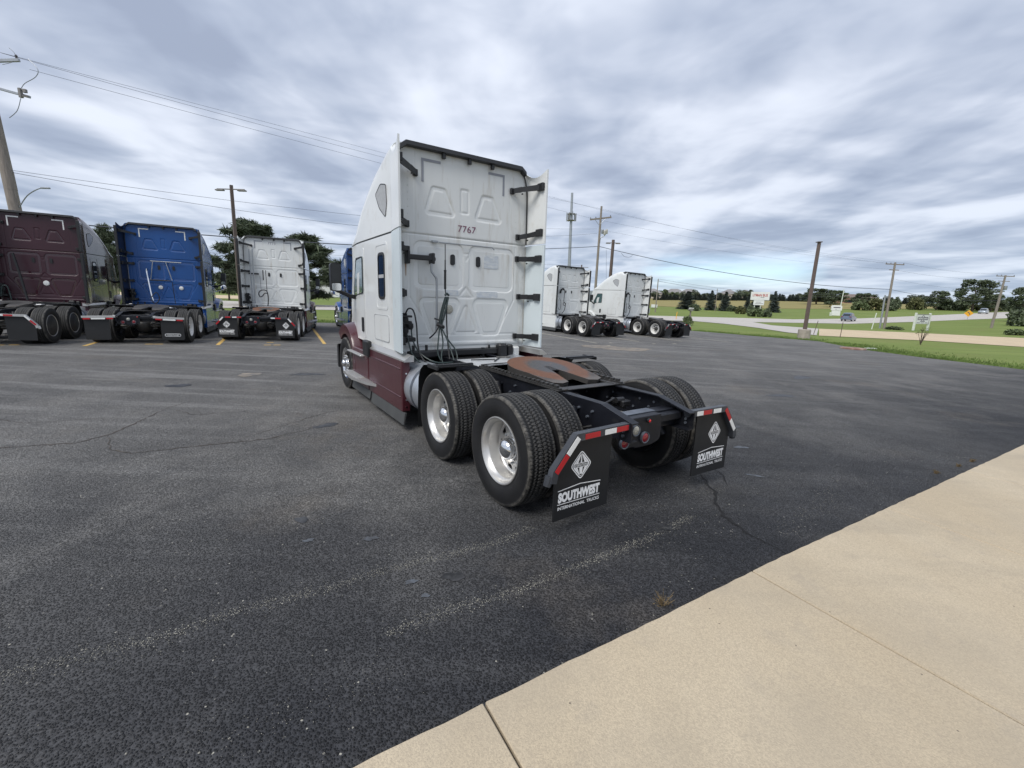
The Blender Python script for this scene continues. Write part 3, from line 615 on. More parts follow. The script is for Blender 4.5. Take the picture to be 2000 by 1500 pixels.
def rear_wall_mesh():
    nx, nz = 210, 262; zs = np.linspace(1.05, 3.855, nz); us = np.linspace(-1, 1, nx)
    hw = np.array([rear_half(z) for z in zs]); X = us[:, None]*hw[None, :]; Z = np.repeat(zs[None, :], nx, 0); H = np.zeros_like(X)
    ss = lambda t: np.clip(t, 0, 1)**2*(3-2*np.clip(t, 0, 1))
    def emboss(poly, r, depth, wall=.028, rim=.05, back=.75):
        nonlocal H
        s = sdf_poly(X, Z, inset(poly, r*1.25))-r
        depth *= .85; H += -depth*ss(-s/wall)+depth*back*ss((-s-rim)/wall)
    c = -.03
    tl = lambda pts: [(x+c, z) for x, z in pts]
    emboss(tl([(-.625, 2.985), (-.14, 2.985), (-.30, 3.39), (-.52, 3.39)]), .07, .016)
    emboss(tl([(.18, 2.985), (.665, 2.985), (.50, 3.39), (.30, 3.39)]), .07, .016)
    emboss(tl([(-.05, 3.04), (.07, 3.04), (.07, 3.42), (-.05, 3.42)]), .035, .012, .018, .03)
    emboss(tl([(-.80, 1.96), (0, 1.96), (0, 2.60), (-.80, 2.60)]), .12, .024, .03, .055, .6)
    emboss(tl([(.09, 1.96), (.91, 1.96), (.91, 2.60), (.09, 2.60)]), .12, .024, .03, .055, .6)
    emboss(tl([(-.72, 1.82), (-.06, 1.82), (-.24, 1.22), (-.54, 1.22)]), .11, .024, .03, .05, .6)
    emboss(tl([(.17, 1.82), (.82, 1.82), (.64, 1.22), (.33, 1.22)]), .11, .024, .03, .05, .6)
    emboss(tl([(-.16, 1.29), (.25, 1.29), (.045, 1.74)]), .05, .012, .02, .03, .8)
    emboss(tl([(-.10, 1.83), (.19, 1.83), (.045, 2.02)]), .03, .010, .02, .03, .8)
    emboss(tl([(-.05, 2.50), (.14, 2.50), (.045, 2.36)]), .03, .008, .02, .03, .8)
    def groove(pts, d=.007, w=.010):
        nonlocal H
        for (ax, az), (bx, bz) in zip(pts[:-1], pts[1:]):
            ex, ez = bx-ax, bz-az; t = np.clip(((X-ax)*ex+(Z-az)*ez)/(ex*ex+ez*ez), 0, 1); q = np.hypot(X-ax-ex*t, Z-az-ez*t); H = np.minimum(H, H*0-d*np.exp(-(q/w)**2)+np.minimum(H, 0))
    groove([(-.89, 2.66), (-.89, 1.82), (-.54, 1.29)]); groove([(.90, 2.66), (.90, 1.82), (.60, 1.29)]); groove([(-.86, 1.27), (.92, 1.27)])
    groove([(-1.0, 2.64), (-1.0, 1.1)], .004); groove([(1.0, 2.64), (1.0, 1.1)], .004)
    groove([(-.80, 3.78), (-.80, 2.74)], .004, .008); groove([(.78, 3.78), (.78, 2.74)], .004, .008)
    H += .012*ss((1.17-Z)/.02)-.012*ss((1.115-Z)/.02)
    H += -.02*np.exp(-((Z-2.705)/.009)**2)                              # seam under the roof cap
    H += .004*np.sin(X*2.2+1)*np.sin(Z*2.1)*.5                          # sheet is never dead flat
    V = np.stack([X, YB-H, Z], -1); mb = MB(); mb.grid(V); return mb
def fairing_pt(sd, s, z):
    """side extender: s=0 at the sleeper, s=1 at the trailing edge"""
    xf = rear_half(min(z, 3.85))+.012 if z > 3.6 else 1.122
    zr = z
    x = xf+(1.185-xf)*(s**.75); y = 3.06+(2.56-3.06)*s
    top = max(0, (z-3.5)/.36); zz = z-top*.12*math.sin(math.pi*min(s, 1))*1.0-(.06*top*s)
    return (sd*x, y, zz)
def fairing_mesh(sd, z0, z1, s1=1.0):
    mb = MB(); ns, nz = 9, 16; A_ = np.array([[fairing_pt(sd, s1*i/(ns-1), z0+(z1-z0)*j/(nz-1)) for j in range(nz)] for i in range(ns)])
    B_ = A_+np.array([-sd*.026, 0, 0]); mb.grid(A_); mb.grid(B_); o = ns*nz
    idx = lambda i, j: i*nz+j
    for i in range(ns-1):
        for j in (0, nz-1): mb.f.append((idx(i, j), idx(i+1, j), o+idx(i+1, j), o+idx(i, j)))
    for j in range(nz-1):
        for i in (0, ns-1): mb.f.append((idx(i, j), idx(i, j+1), o+idx(i, j+1), o+idx(i, j)))
    return mb
def fair_trim(sd):
    mb = MB()
    for z0, z1 in ((1.06, 2.685), (2.72, 3.74)):
        a = Vector(fairing_pt(sd, 1, z0)); b = Vector(fairing_pt(sd, 1, z1)); mb.box(a.x-.045, a.x+.03, 2.49, 2.562, z0, b.z, .008)
    return mb
def top_trim():
    mb = MB(); pts = []
    for k in range(25):
        x = -1.02+2.04*k/24; z = 3.845-(.13*max(0, (abs(x)-.93)/.09)**2)*.5; pts.append((x, YB-.045, z))
    V = [[(x, y, z+.040), (x, y-.04, z+.030), (x, y-.05, z-.025), (x, y+.02, z-.038), (x, y+.05, z+.015)] for x, y, z in pts]
    mb.grid(np.array(V)); mb.f += [tuple(range(5)), tuple(len(pts)*5-5+i for i in range(5))]
    for x in (-.38, .03, .42): mb.box(x-.025, x+.025, YB-.07, YB-.02, 3.745, 3.83, .006)
    return mb
def bracket(sd, z, wide, drop):
    mb = MB(); x0 = sd*wide; x1 = sd*1.155
    a = [(x0, YB-.02, z+.05), (x0, YB-.02, z-.05)]; 
    mb.box(*sorted((x0-.035, x0+.035)), YB-.05, YB-.005, z-.045, z+.045, .008)
    pts = [(x0, YB-.055, z), (sd*(wide+.10), YB-.13, z+drop*.35), (x1, 2.66, z+drop)]
    for p, q in zip(pts[:-1], pts[1:]):
        p, q = Vector(p), Vector(q); V = []
        for c_, h in ((p, .035), (q, .045 if q.y < 2.7 else .04)):
            V.append([(c_.x, c_.y-.018, c_.z-h), (c_.x, c_.y-.018, c_.z+h), (c_.x, c_.y+.018, c_.z+h), (c_.x, c_.y+.018, c_.z-h), (c_.x, c_.y-.018, c_.z-h)])
        mb.grid(np.array(V)); n = len(mb.v); mb.f += [(n-10, n-9, n-8, n-7), (n-5, n-4, n-3, n-2)]
    mb.box(*sorted((x1-sd*.05, x1+sd*.0)), 2.60, 2.74, z+drop-.055, z+drop+.055, .006)
    for xx, yy, zz in ((x0, YB-.055, z), (sd*(wide+.10), YB-.15, z+drop*.35-.07)): mb.cyl((xx, yy, zz), (xx, yy-.02, zz), .012, n=6)
    return mb
# wheels --------------------------------------------------------------
def tyre_mesh(n=600, steer=False):
    xs = [-.118, -.112, -.092, -.088, -.076, -.072, -.050, -.046, -.034, -.030, -.010, -.005, .005, .010, .030, .034, .046, .050, .072, .076, .088, .092, .112, .118]
    side = [(.492, .134), (.478, .140), (.470, .139), (.455, .142), (.43, .147), (.395, .149), (.36, .144), (.335, .134), (.322, .126), (.312, .122), (.300, .112), (.285, .105)]
    ribs = [(-.118, -.090), (-.090, -.074), (-.074, -.048), (-.048, -.032), (-.032, -.0075), (-.0075, .0075), (.0075, .032), (.032, .048), (.048, .074), (.074, .090), (.090, .118)]
    gro = (.090, .048, .0)
    V = []
    for k in range(n):
        t = 2*math.pi*k/n; ph = k % 6; row = []
        prof = [(r, -x) for r, x in side[::-1]]
        for x in xs:
            zigz = .006 if ph < 3 else -.006
            ax = abs(x); d = 0.
            if .070 < ax < .080 or .030 < ax < .036: d = .0
            xr = x
            if .0 <= ax <= .011: d = .008 if ax <= .006 else 0
            if .045 < ax < .051: d = .008
            if .086 < ax < .093: d = .006
            band = 0 if ax < .046 else (1 if ax < .09 else 2); off = (0, 3, 1)[band]+(0 if x < 0 else 2)
            if not steer and (ph+off) % 6 == 0: d = max(d, .006 if band < 2 else .004)
            if steer: d = .011 if (.045 < ax < .051 or ax <= .006 or .086 < ax < .093) else 0
            if 0.004 < ax < .1: xr = x+(zigz if not steer else 0)*(1 if band == 0 else .8)
            prof.append((.505-.004*(x/.118)**2-d, xr))
        prof += side
        c, s = math.cos(t), math.sin(t); V.append([(x, r*c, r*s) for r, x in prof])
    mb = MB(); mb.grid(np.array(V), closeu=True); return mb
def rim_dual():                                     # deep dish seen from outboard (+x)
    mb = MB(); n = 60
    prof = [(.284, -.10), (.290, -.118), (.304, -.122), (.300, -.105), (.280, -.09), (.268, -.03), (.268, .04), (.285, .085), (.300, .112), (.309, .121), (.3085, .128), (.300, .130), (.291, .124), (.283, .100), (.272, .078), (.262, .070), (.256, .030), (.250, .0), (.247, -.030), (.238, -.040)]
    mb.lathe(prof, n); holes = lambda i, k: (k % 6) in (1, 2, 3) and i == 1
    mb.lathe([(.238, -.040), (.226, -.046), (.176, -.034), (.165, -.030), (.150, -.020), (.120, -.018), (.09, -.018)], n, skip=holes)
    mb.lathe([(.226, -.056), (.176, -.044)], n, skip=lambda i, k: (k % 6) in (1, 2, 3))
    return mb
def rim_steer():
    mb = MB(); n = 60
    mb.lathe([(.284, -.10), (.304, -.122), (.280, -.09), (.262, -.03), (.262, .06), (.285, .095), (.300, .112), (.309, .121), (.3085, .128), (.300, .130), (.288, .122), (.270, .105), (.258, .098)], n)
    mb.lathe([(.258, .098), (.238, .102), (.180, .118), (.168, .120), (.150, .122), (.11, .120), (.06, .120)], n, skip=lambda i, k: (k % 6) in (1, 2, 3) and i == 1); return mb
def drum():
    mb = MB(); mb.lathe([(.235, -.12), (.235, -.075), (.10, -.07), (0, -.07)], 32); return mb
def nuts(x, rr=.142, l=.030):
    mb = MB()
    for k in range(10):
        t = 2*math.pi*k/10; mb.cyl((x, rr*math.cos(t), rr*math.sin(t)), (x+l, rr*math.cos(t), rr*math.sin(t)), .015, .011, 6)
    return mb
def hub(x, r, L_):
    mb = MB(); prof = [(r*1.18, x), (r*1.18, x+.012), (r, x+.016), (r, x+L_)]
    for k in range(1, 7):
        t = math.pi/2*k/6; prof.append((r*math.cos(t), x+L_+r*.62*math.sin(t)))
    mb.lathe(prof, 28); return mb
def cover():
    mb = MB(); mb.lathe([(.285, .120), (.27, .132), (.18, .140), (.14, .150), (.09, .152), (.0, .152)], 40); return mb
def wheel(truck, x, y, outb, rimm, kind='dual', capm=CHROME, covered=False, ang=0.):
    """outb: +1 when the dish faces +x"""
    rot = (ang*outb, 0, 0) if outb > 0 else (ang, 0, math.pi)
    key = 'rim_'+('steer' if kind == 'steer' else 'dual')
    w = P('wheel', key, rim_steer if kind == 'steer' else rim_dual, rimm, truck, 30, (x, y, .505), rot)
    P('tyre', 'tyre_'+('steer' if kind == 'steer' else 'dual'), (lambda: tyre_mesh(steer=True)) if kind == 'steer' else (lambda: tyre_mesh()), RUBBER, w, 25)
    P('brake_drum', 'drum', drum, GREASE, w)
    if kind == 'dual':
        P('wheel_nuts', 'nuts_d', lambda: nuts(-.022, .140, .018), GALV, w); P('hub_cap', 'hub_d', lambda: hub(-.02, .098, .060), capm, w)
    elif kind == 'steer':
        P('wheel_nuts', 'nuts_s', lambda: nuts(.121, .142, .022), GALV, w); P('hub_cap', 'hub_s', lambda: hub(.12, .07, .05), capm, w)
    if covered: P('wheel_cover', 'wcover', cover, BLACKP, w)
    return w
# chassis ---------------------------------------------------------------
def rail_mesh(sd):
    mb = MB(); web = [(-.82, .69), (5.6, .68), (5.6, .95), (-.45, .95), (-.82, .858)]
    mb.prism(web, 'x', *sorted((sd*.418, sd*.430)))
    for a, b in (((-.45, .95), (5.6, .95)), ((-.82, .858), (-.45, .95)), ((-.82, .70), (5.6, .69))):
        mb.prism([a, b, (b[0], b[1]-.011), (a[0], a[1]-.011)], 'x', *sorted((sd*.345, sd*.4185)))
    return mb
def rail_bolts(sd):
    mb = MB()
    for y, z in [(-.36, .86), (-.30, .80), (-.18, .86), (-.10, .76), (.20, .86), (.28, .78), (.55, .87), (.62, .78), (.9, .87), (1.0, .78), (1.5, .86), (-.74, .78), (-.74, .74)]:
        mb.cyl((sd*.428, y, z), (sd*.452, y, z), .014, .011, 6); mb.cyl((sd*.408, y, z), (sd*.42, y, z), .014, .014, 6)
    return mb
def crossmember_mesh(i):
    mb = MB(); mb.box(-.416, .416, -.62, -.50, .846, .86, .004); mb.box(-.416, .416, -.625, -.612, .70, .846); mb.box(-.416, .416, -.505, -.494, .72, .846)
    return (mb, MB().box(.10, .40, -.70, -.626, .77, .845, .01), MB().box(-.40, .40, .62, .72, .70, .90, .01), MB().box(-.41, .41, 2.4, 2.5, .7, .93, .01))[i]
def axle_mesh(y):
    mb = MB(); mb.cyl((-.98, y, .505), (.98, y, .505), .068, n=14); 
    for s in (-1, 1): mb.box(s*.52-.07, s*.52+.07, y-.10, y+.10, .42, .60, .02); mb.cyl((s*.66, y, .505), (s*.72, y, .505), .18, n=20)
    prof = [(0, -.24)]+[(.21*math.sin(math.pi*k/10), -.24*math.cos(math.pi*k/10)) for k in range(1, 10)]+[(0, .24)]
    mb.lathe(prof, 20, (0, y, .52), 'x'); mb.cyl((0, y+.02, .53), (0, y+.42, .58), .11, .07, 14); return mb
def airbags_mesh():
    mb = MB()
    for y in (-.30, 1.02):
        for s in (-1, 1):
            mb.lathe([(0, 0), (.11, 0), (.135, .03), (.11, .06), (.135, .10), (.11, .13), (.09, .15), (0, .15)], 18, (s*.36, y, .50), 'z'); mb.box(s*.36-.05, s*.36+.05, y-.08, y+.42, .44, .50, .01)
    return mb
def shocks_mesh():
    mb = MB()
    for s in (-1, 1):
        for y in (-.16, 1.18):
            mb.cyl((s*.50, y, .84), (s*.58, y-.22, .50), .038, n=12); mb.cyl((s*.505, y+.01, .86), (s*.54, y-.08, .72), .05, n=12); mb.cyl((s*.43, y, .85), (s*.53, y, .85), .02, n=8)
            mb.cyl((s*.62, y+.34, .66), (s*.62, y+.55, .70), .085, n=16); mb.cyl((s*.62, y+.30, .655), (s*.62, y+.34, .66), .095, n=16)
    return mb
def driveline_mesh():
    mb = MB(); mb.cyl((0, .42, .58), (0, .98, .56), .045, n=12); mb.cyl((0, 1.75, .60), (0, 4.6, .74), .05, n=12); mb.cyl((-.22, 2.2, .76), (-.22, 3.3, .76), .12, n=18); mb.box(-.36, .36, 2.9, 5.5, .45, .92, .03); return mb
def airlines_mesh():
    mb = MB()
    for k in range(6):
        x = -.30+.07*k; mb.tube([(x, 1.9, .90), (x+.04, 1.2, .84-.02*k), (x+.10, .5, .80), (x+.16*math.sin(k), -.1, .74+.015*k), (x*.5+.05, -.45, .78)], .009, 6)
    mb.tube([(-.30, -.16, .86), (-.02, -.12, .845), (.12, -.10, .87)], .011, 6); mb.tube([(.12, -.10, .87), (.2, -.08, .80), (.22, .1, .72)], .014, 6)
    mb.cyl((.10, -.14, .86), (.20, -.14, .86), .03, n=10); mb.cyl((.17, -.2, .80), (.17, -.02, .84), .028, n=10); mb.box(.14, .26, -.20, -.06, .80, .86, .01)
    for s in (-1, 1): mb.tube([(s*.47, -.40, .74), (s*.52, -.30, .70), (s*.60, -.24, .62), (s*.62, .2, .64)], .012, 6)
    mb.tube([(-.36, -.45, .72), (0, -.40, .68), (.36, -.45, .72)], .03, 8)
    return mb
def slider_mesh(sd):
    mb = MB(); x0, x1 = sorted((sd*.33, sd*.455)); mb.box(x0, x1, .10, 1.72, .952, .972, .004); xa, xb = sorted((sd*.415, sd*.455))
    mb.box(xa, xb, .10, 1.72, .972, .986, .003)
    for k in range(20): mb.box(xa, xb, .14+.078*k, .14+.078*k+.046, .986, 1.012, .004)
    return mb
def fifth_plate():
    zp = lambda y: 1.072+.115*(y-.92)-max(0, .62-y)*.02
    out = []; C0 = Vector((0, .92)); Rr = .455
    for k in range(0, 29):
        t = R(-28+236*k/28); out.append((C0.x+Rr*math.cos(t), C0.y+Rr*math.sin(t)))
    out = [p for p in out]
    left = [(-.40, .62), (-.375, .42), (-.345, .33), (-.25, .285), (-.145, .32), (-.10, .52), (-.055, .72), (-.048, .84)]
    arc = [(.048*math.cos(R(180-180*k/6)), .86+.048*math.sin(R(180-180*k/6))) for k in range(7)]
    right = [(-x, y) for x, y in left[::-1]]
    poly = out+left+arc+right
    bm = bmesh.new(); vs = [bm.verts.new((x, y, 0)) for x, y in poly]; f = bm.faces.new(vs); bmesh.ops.triangulate(bm, faces=[f])
    for a in (.62, .50, .40): bmesh.ops.bisect_plane(bm, geom=bm.verts[:]+bm.edges[:]+bm.faces[:], plane_co=(0, a, 0), plane_no=(0, 1, 0))
    for v in bm.verts: v.co.z = zp(v.co.y)
    r = bmesh.ops.extrude_face_region(bm, geom=bm.faces[:]); 
    for g in r['geom']:
        if isinstance(g, bmesh.types.BMVert):
            g.co.z -= .105 if g.co.y > .6 else .055; d = Vector((g.co.x, g.co.y-.86)); g.co.x -= d.x*.03; g.co.y -= d.y*.03
    bm.verts.index_update(); mb = MB(); mb.add([v.co[:] for v in bm.verts], [tuple(v.index for v in f.verts) for f in bm.faces]); bm.free(); return mb
def fifth_base():
    mb = MB()
    for s in (-1, 1):
        mb.prism([(.55, .955), (1.25, .955), (1.12, 1.01), (.68, .985)], 'x', *sorted((s*.30, s*.40))); mb.box(*sorted((s*.20, s*.44)), .62, 1.18, .972, .985, .004)
    mb.box(-.36, .36, .82, .96, .972, .985, .005); mb.box(-.47, .49, .10, .23, .956, .966, .003); mb.tube([(.40, 1.05, 1.02), (.62, .90, .99), (.70, .72, .985)], .012, 8); return mb
def fifth_material(rusty):
    nm = 'fifth_wheel_rust' if rusty else 'fifth_wheel_grease'
    if nm in MATS: return MATS[nm]
    m, n, b, N, L, mp, noise, rg, mth, mix, voro = node_mat(nm)
    mpn = mp(loc=(0, -.90, 0)); g = N('ShaderNodeVectorMath', operation='LENGTH'); ml = N('ShaderNodeVectorMath', operation='MULTIPLY'); ml.inputs[1].default_value = (1, .8, 0); L(mpn, ml.inputs[0]); L(ml.outputs[0], g.inputs[0])
    d = mth('ADD', g.outputs['Value'], mth('MULTIPLY', mth('SUBTRACT', noise(mp(), 7, 4, .6), .5), .13))
    rust = (.130, .054, .026) if rusty else (.050, .047, .045)
    col = mix(rg(d, .20, .27), (.042, .041, .040), rust); col = mix(rg(d, .43, .47), col, (.060, .052, .047))
    col = mix(rg(noise(mp(), 14, 5, .7), .57, .72, 0, .8), col, (.045, .038, .034)); col = mix(rg(noise(mp(loc=(3, 2, 1)), 30, 3, .6), .55, .75, 0, .55), col, (.19, .080, .036) if rusty else (.07, .065, .06))
    sp = N('ShaderNodeSeparateXYZ'); L(mp(), sp.inputs[0]); lug = rg(mth('ADD', sp.outputs[1], mth('MULTIPLY', noise(mp(), 16, 3), .12)),   .42, .52, .35, 0); top = rg(sp.outputs[2], .965, .975)
    col = mix(mth('MULTIPLY', lug, top), col, (.17, .155, .14))
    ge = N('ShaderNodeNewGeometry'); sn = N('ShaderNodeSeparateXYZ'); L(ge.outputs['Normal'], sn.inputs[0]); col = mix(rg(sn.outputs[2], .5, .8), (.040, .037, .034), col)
    L(col, b.inputs['Base Color']); L(rg(d, .2, .3, .42, .62), b.inputs['Roughness']); bp = N('ShaderNodeBump'); bp.inputs['Strength'].default_value = .3; bp.inputs['Distance'].default_value = .01; L(noise(mp(), 25, 4), bp.inputs['Height']); L(bp.outputs[0], b.inputs['Normal'])
    MATS[nm] = m; return m
def tank_mesh(sd):
    mb = MB(); prof = [(0, 1.93)]+[(.33*math.sin(math.pi/2*k/6), 1.93+.07*(1-math.cos(math.pi/2*k/6))) for k in range(1, 7)]+[(.335, 2.03), (.335, 4.9), (.3, 4.96), (0, 4.97)]
    mb.lathe(prof, 36, (sd*.84, 0, .60), 'y'); return mb
def tank_straps(sd):
    mb = MB()
    for y in (2.25, 3.3, 4.3): mb.lathe([(.337, y-.03), (.342, y-.03), (.342, y+.03), (.337, y+.03)], 32, (sd*.84, 0, .60), 'y')
    return mb
def quarter_fender(sd):
    mb = MB(); L_ = [(1.30, 1.058), (1.55, 1.055), (1.70, 1.03), (1.80, .96), (1.86, .85), (1.885, .6), (1.90, .22)]
    A_ = np.array([[(sd*x, y, z) for y, z in L_] for x in (.74, .85, 1.0, 1.215)]); B_ = A_+np.array([0, .012, .008]); mb.grid(A_); mb.grid(B_)
    mb.box(*sorted((sd*.73, sd*1.215)), 1.36, 1.40, 1.062, 1.085, .004); mb.box(*sorted((sd*1.20, sd*1.222)), 1.30, 1.58, 1.03, 1.075, .004); return mb
def skirt_mesh(sd, y0, y1, z0, z1):
    mb = MB(); mb.box(*sorted((sd*1.155, sd*1.195)), y0, y1, z0, z1, .012)
    for z in (z1-.12, z0+.20): mb.box(*sorted((sd*1.19, sd*1.203)), y0+.05, y1-.03, z-.012, z+.012, .005)
    mb.box(*sorted((sd*1.10, sd*1.165)), y0, y1, z1-.02, z1, .004); return mb
def skirt_return(sd):
    mb = MB(); mb.box(*sorted((sd*1.085, sd*1.197)), 2.515, 2.539, .27, .975, .006)
    return mb
def bolts_return(sd):
    mb = MB()
    for z in (.80, .66, .43, .33): mb.cyl((sd*1.14, 2.517, z), (sd*1.14, 2.508, z), .012, n=8)
    return mb
def rubber_skirt(sd):
    mb = MB(); mb.prism([(1.165, .262), (1.19, .262), (1.215, .10), (1.20, .10)], 'y', 3.98, 2.44, Matrix.Scale(sd, 4, (1, 0, 0))); mb.prism([(1.165, .262), (1.19, .262), (1.215, .13), (1.20, .13)], 'y', 5.22, 4.06, Matrix.Scale(sd, 4, (1, 0, 0))); return mb
def step_mesh(sd):
    mb = MB(); poly = [(3.72, 0), (5.30, 0), (5.24, .17), (4.5, .20), (3.95, .10)]
    V0 = [(sd*(1.19+b), a, .395) for a, b in poly]; V1 = [(sd*(1.19+b), a, .44) for a, b in poly]; n = len(poly)
    mb.add(V0+V1, [tuple(range(n)), tuple(range(n, 2*n))]+[(i, (i+1) % n, n+(i+1) % n, n+i) for i in range(n)])
    for k in range(5): mb.box(*sorted((sd*(1.205+.03*k), sd*(1.220+.03*k))), 4.35, 5.2, .44, .450, .003)
    return mb
def upper_step(sd):
    mb = MB(); mb.box(*sorted((sd*1.19, sd*1.27)), 4.35, 5.28, .80, .83, .008)
    for k in range(3): mb.box(*sorted((sd*(1.205+.02*k), sd*(1.215+.02*k))), 4.4, 5.2, .83, .836, .002)
    return mb
def sill_trim(sd):
    mb = MB(); mb.prism([(1.195, .968), (1.195, .99), (1.10, 1.055), (1.06, 1.05), (1.06, .968)], 'y', 2.42, 4.32, Matrix.Scale(sd, 4, (1, 0, 0))); return mb
def arch_mesh(sd):
    mb = MB(); V = []
    for k in range(19):
        t = R(48+140*k/18); ri, ro = .575, .70; c, s = math.cos(t), math.sin(t); yi, zi = 5.73+ri*c, .505+ri*s; yo, zo = 5.73+ro*c*1.05, .505+ro*s*1.1
        V.append([(sd*1.19, yi, zi), (sd*1.20, yo-.02*c, zo-.02*s), (sd*1.16, yo, zo), (sd*.72, yo+.03*c, zo+.10*max(0, s)), (sd*.72, yi, zi), (sd*1.19, yi, zi)])
    mb.grid(np.array(V)); n = len(V[0]); mb.f += [tuple(range(n-1)), tuple(18*n+i for i in range(n-1))]; return mb
def bumper_mesh():
    mb = MB(); V = []
    for k in range(13):
        x = -1.19+2.38*k/12; y = 6.88-.40*(abs(x)/1.19)**3; V.append([(x, y, .33), (x, y+.03, .45), (x, y, .80), (x, y-.12, .82), (x, y-.12, .33), (x, y, .33)])
    mb.grid(np.array(V)); n = 6; mb.f += [tuple(range(5)), tuple(12*n+i for i in range(5))]; return mb
def headlamp(sd):
    mb = MB(); mb.prism(rpoly([(6.30, .88), (6.52, .86), (6.60, 1.0), (6.48, 1.16), (6.28, 1.10)], .04), 'x', *sorted((sd*.85, sd*1.08))); return mb
def mirror_arm(sd):
    mb = MB(); mb.tube([(sd*1.02, 5.35, 1.78), (sd*1.16, 5.34, 1.80), (sd*1.34, 5.32, 1.88), (sd*1.40, 5.32, 1.93)], .042, 8, r1=.03)
    return mb
def mirror_house(sd):
    mb = MB(); mb.prism(rrect(1.32, 1.50, 1.88, 2.37, .05), 'y', 5.24, 5.38, Matrix.Scale(sd, 4, (1, 0, 0))); return mb
def mirror_glass(sd, z0, z1):
    mb = MB(); mb.prism(rrect(1.332, 1.488, z0, z1, .03), 'y', 5.232, 5.243, Matrix.Scale(sd, 4, (1, 0, 0))); return mb
def hood_mirror(sd):
    mb = MB(); mb.tube([(sd*.85, 6.25, 1.55), (sd*1.10, 6.3, 1.62), (sd*1.22, 6.3, 1.70)], .016, 6); mb.lathe([(0, -.06), (.08, -.05), (.12, 0), (.12, .02), (0, .03)], 16, (sd*1.25, 6.30, 1.76), 'y'); return mb
def side_prism(sd, poly, off=.0, th=.012, r=.05, n=4):
    pts = rpoly(poly, r, n); mb = MB()
    V0 = [(sd*(half_w(y)+off), y, z) for y, z in pts]; V1 = [(sd*(half_w(y)+off-th), y, z) for y, z in pts]; k = len(pts)
    mb.add(V0+V1, [tuple(range(k)), tuple(range(k, 2*k))]+[(i, (i+1) % k, k+(i+1) % k, k+i) for i in range(k)]); return mb
def side_frame(sd, poly, off=.006, w=.02, r=.05):
    a = rpoly(poly, r); b = rpoly(inset(poly, w*1.3), r*.8); mb = MB(); k = len(a)
    V = []
    for (y, z), (y2, z2) in zip(a, b): V.append([(sd*(half_w(y)-.004), y, z), (sd*(half_w(y)+off), y, z), (sd*(half_w(y2)+off), y2, z2), (sd*(half_w(y2)-.004), y2, z2)])
    mb.grid(np.array(V), closeu=True); return mb
# mud flaps --------------------------------------------------------------
FLY = -.76
def flap_poly(sd, style):
    if style == 'square': p = rrect(.60, 1.17, .14, .80, .05)
    else: p = [(1.165, .15), (1.17, .56), (.975, .80), (.58, .80), (.585, .165)]
    return p
def flap_mesh(sd, style):
    mb = MB(); mb.prism(flap_poly(sd, style), 'y', FLY+.010, FLY+.022, Matrix.Scale(sd, 4, (1, 0, 0))); return mb
def hanger_mesh(sd, style):
    mb = MB(); S_ = Matrix.Scale(sd, 4, (1, 0, 0)); o = [(.432, .855), (1.00, .845), (1.215, .59), (1.235, .50)] if style != 'square' else [(.432, .85), (1.20, .82)]
    V = []
    for i, (x, z) in enumerate(o):
        a = Vector(o[max(0, i-1)]); b = Vector(o[min(len(o)-1, i+1)]); d = (b-a).normalized(); nr = Vector((-d.y, d.x))
        if i in (1, 2) and len(o) > 2: nr = nr*1.08
        t = Vector((x, z)); u = t+nr*.006; w = t-nr*.052
        V.append([(u.x, FLY-.035, u.y), (u.x, FLY+.022, u.y), (w.x, FLY+.022, w.y), (w.x, FLY-.035, w.y), (u.x, FLY-.035, u.y)])
    mb.grid(np.array(V)); n = 5; mb.f += [(0, 1, 2, 3), tuple((len(V)-1)*n+i for i in range(4))]
    mb.v = [tuple(S_ @ Vector(p)) for p in mb.v]
    if style != 'square': mb.cyl((sd*1.222, FLY+.005, .545), (sd*1.245, FLY+.005, .47), .036, .030, 10)
    mb.cyl((sd*.40, FLY+.005, .83), (sd*.50, FLY+.005, .83), .034, n=12); return mb
def reflector(sd, t0, t1, style):
    o = [Vector((.432, .855)), Vector((1.00, .845)), Vector((1.215, .59))] if style != 'square' else [Vector((.432, .80)), Vector((1.20, .77))]
    seg = [(o[i+1]-o[i]).length for i in range(len(o)-1)]
    def at(t):
        for i, L_ in enumerate(seg):
            if t <= L_+1e-6 or i == len(seg)-1:
                d = (o[i+1]-o[i]).normalized(); nr = Vector((-d.y, d.x)); return o[i]+d*t, nr
            t -= L_
    (a, na), (b, nb) = at(t0+.002), at(t1-.002); h0, h1 = -.006, -.048
    q = [a+na*h0, b+nb*h0, b+nb*h1, a+na*h1]; mb = MB(); mb.prism([(p.x, p.y) for p in q], 'y', FLY-.0385, FLY-.0345, Matrix.Scale(sd, 4, (1, 0, 0))); return mb
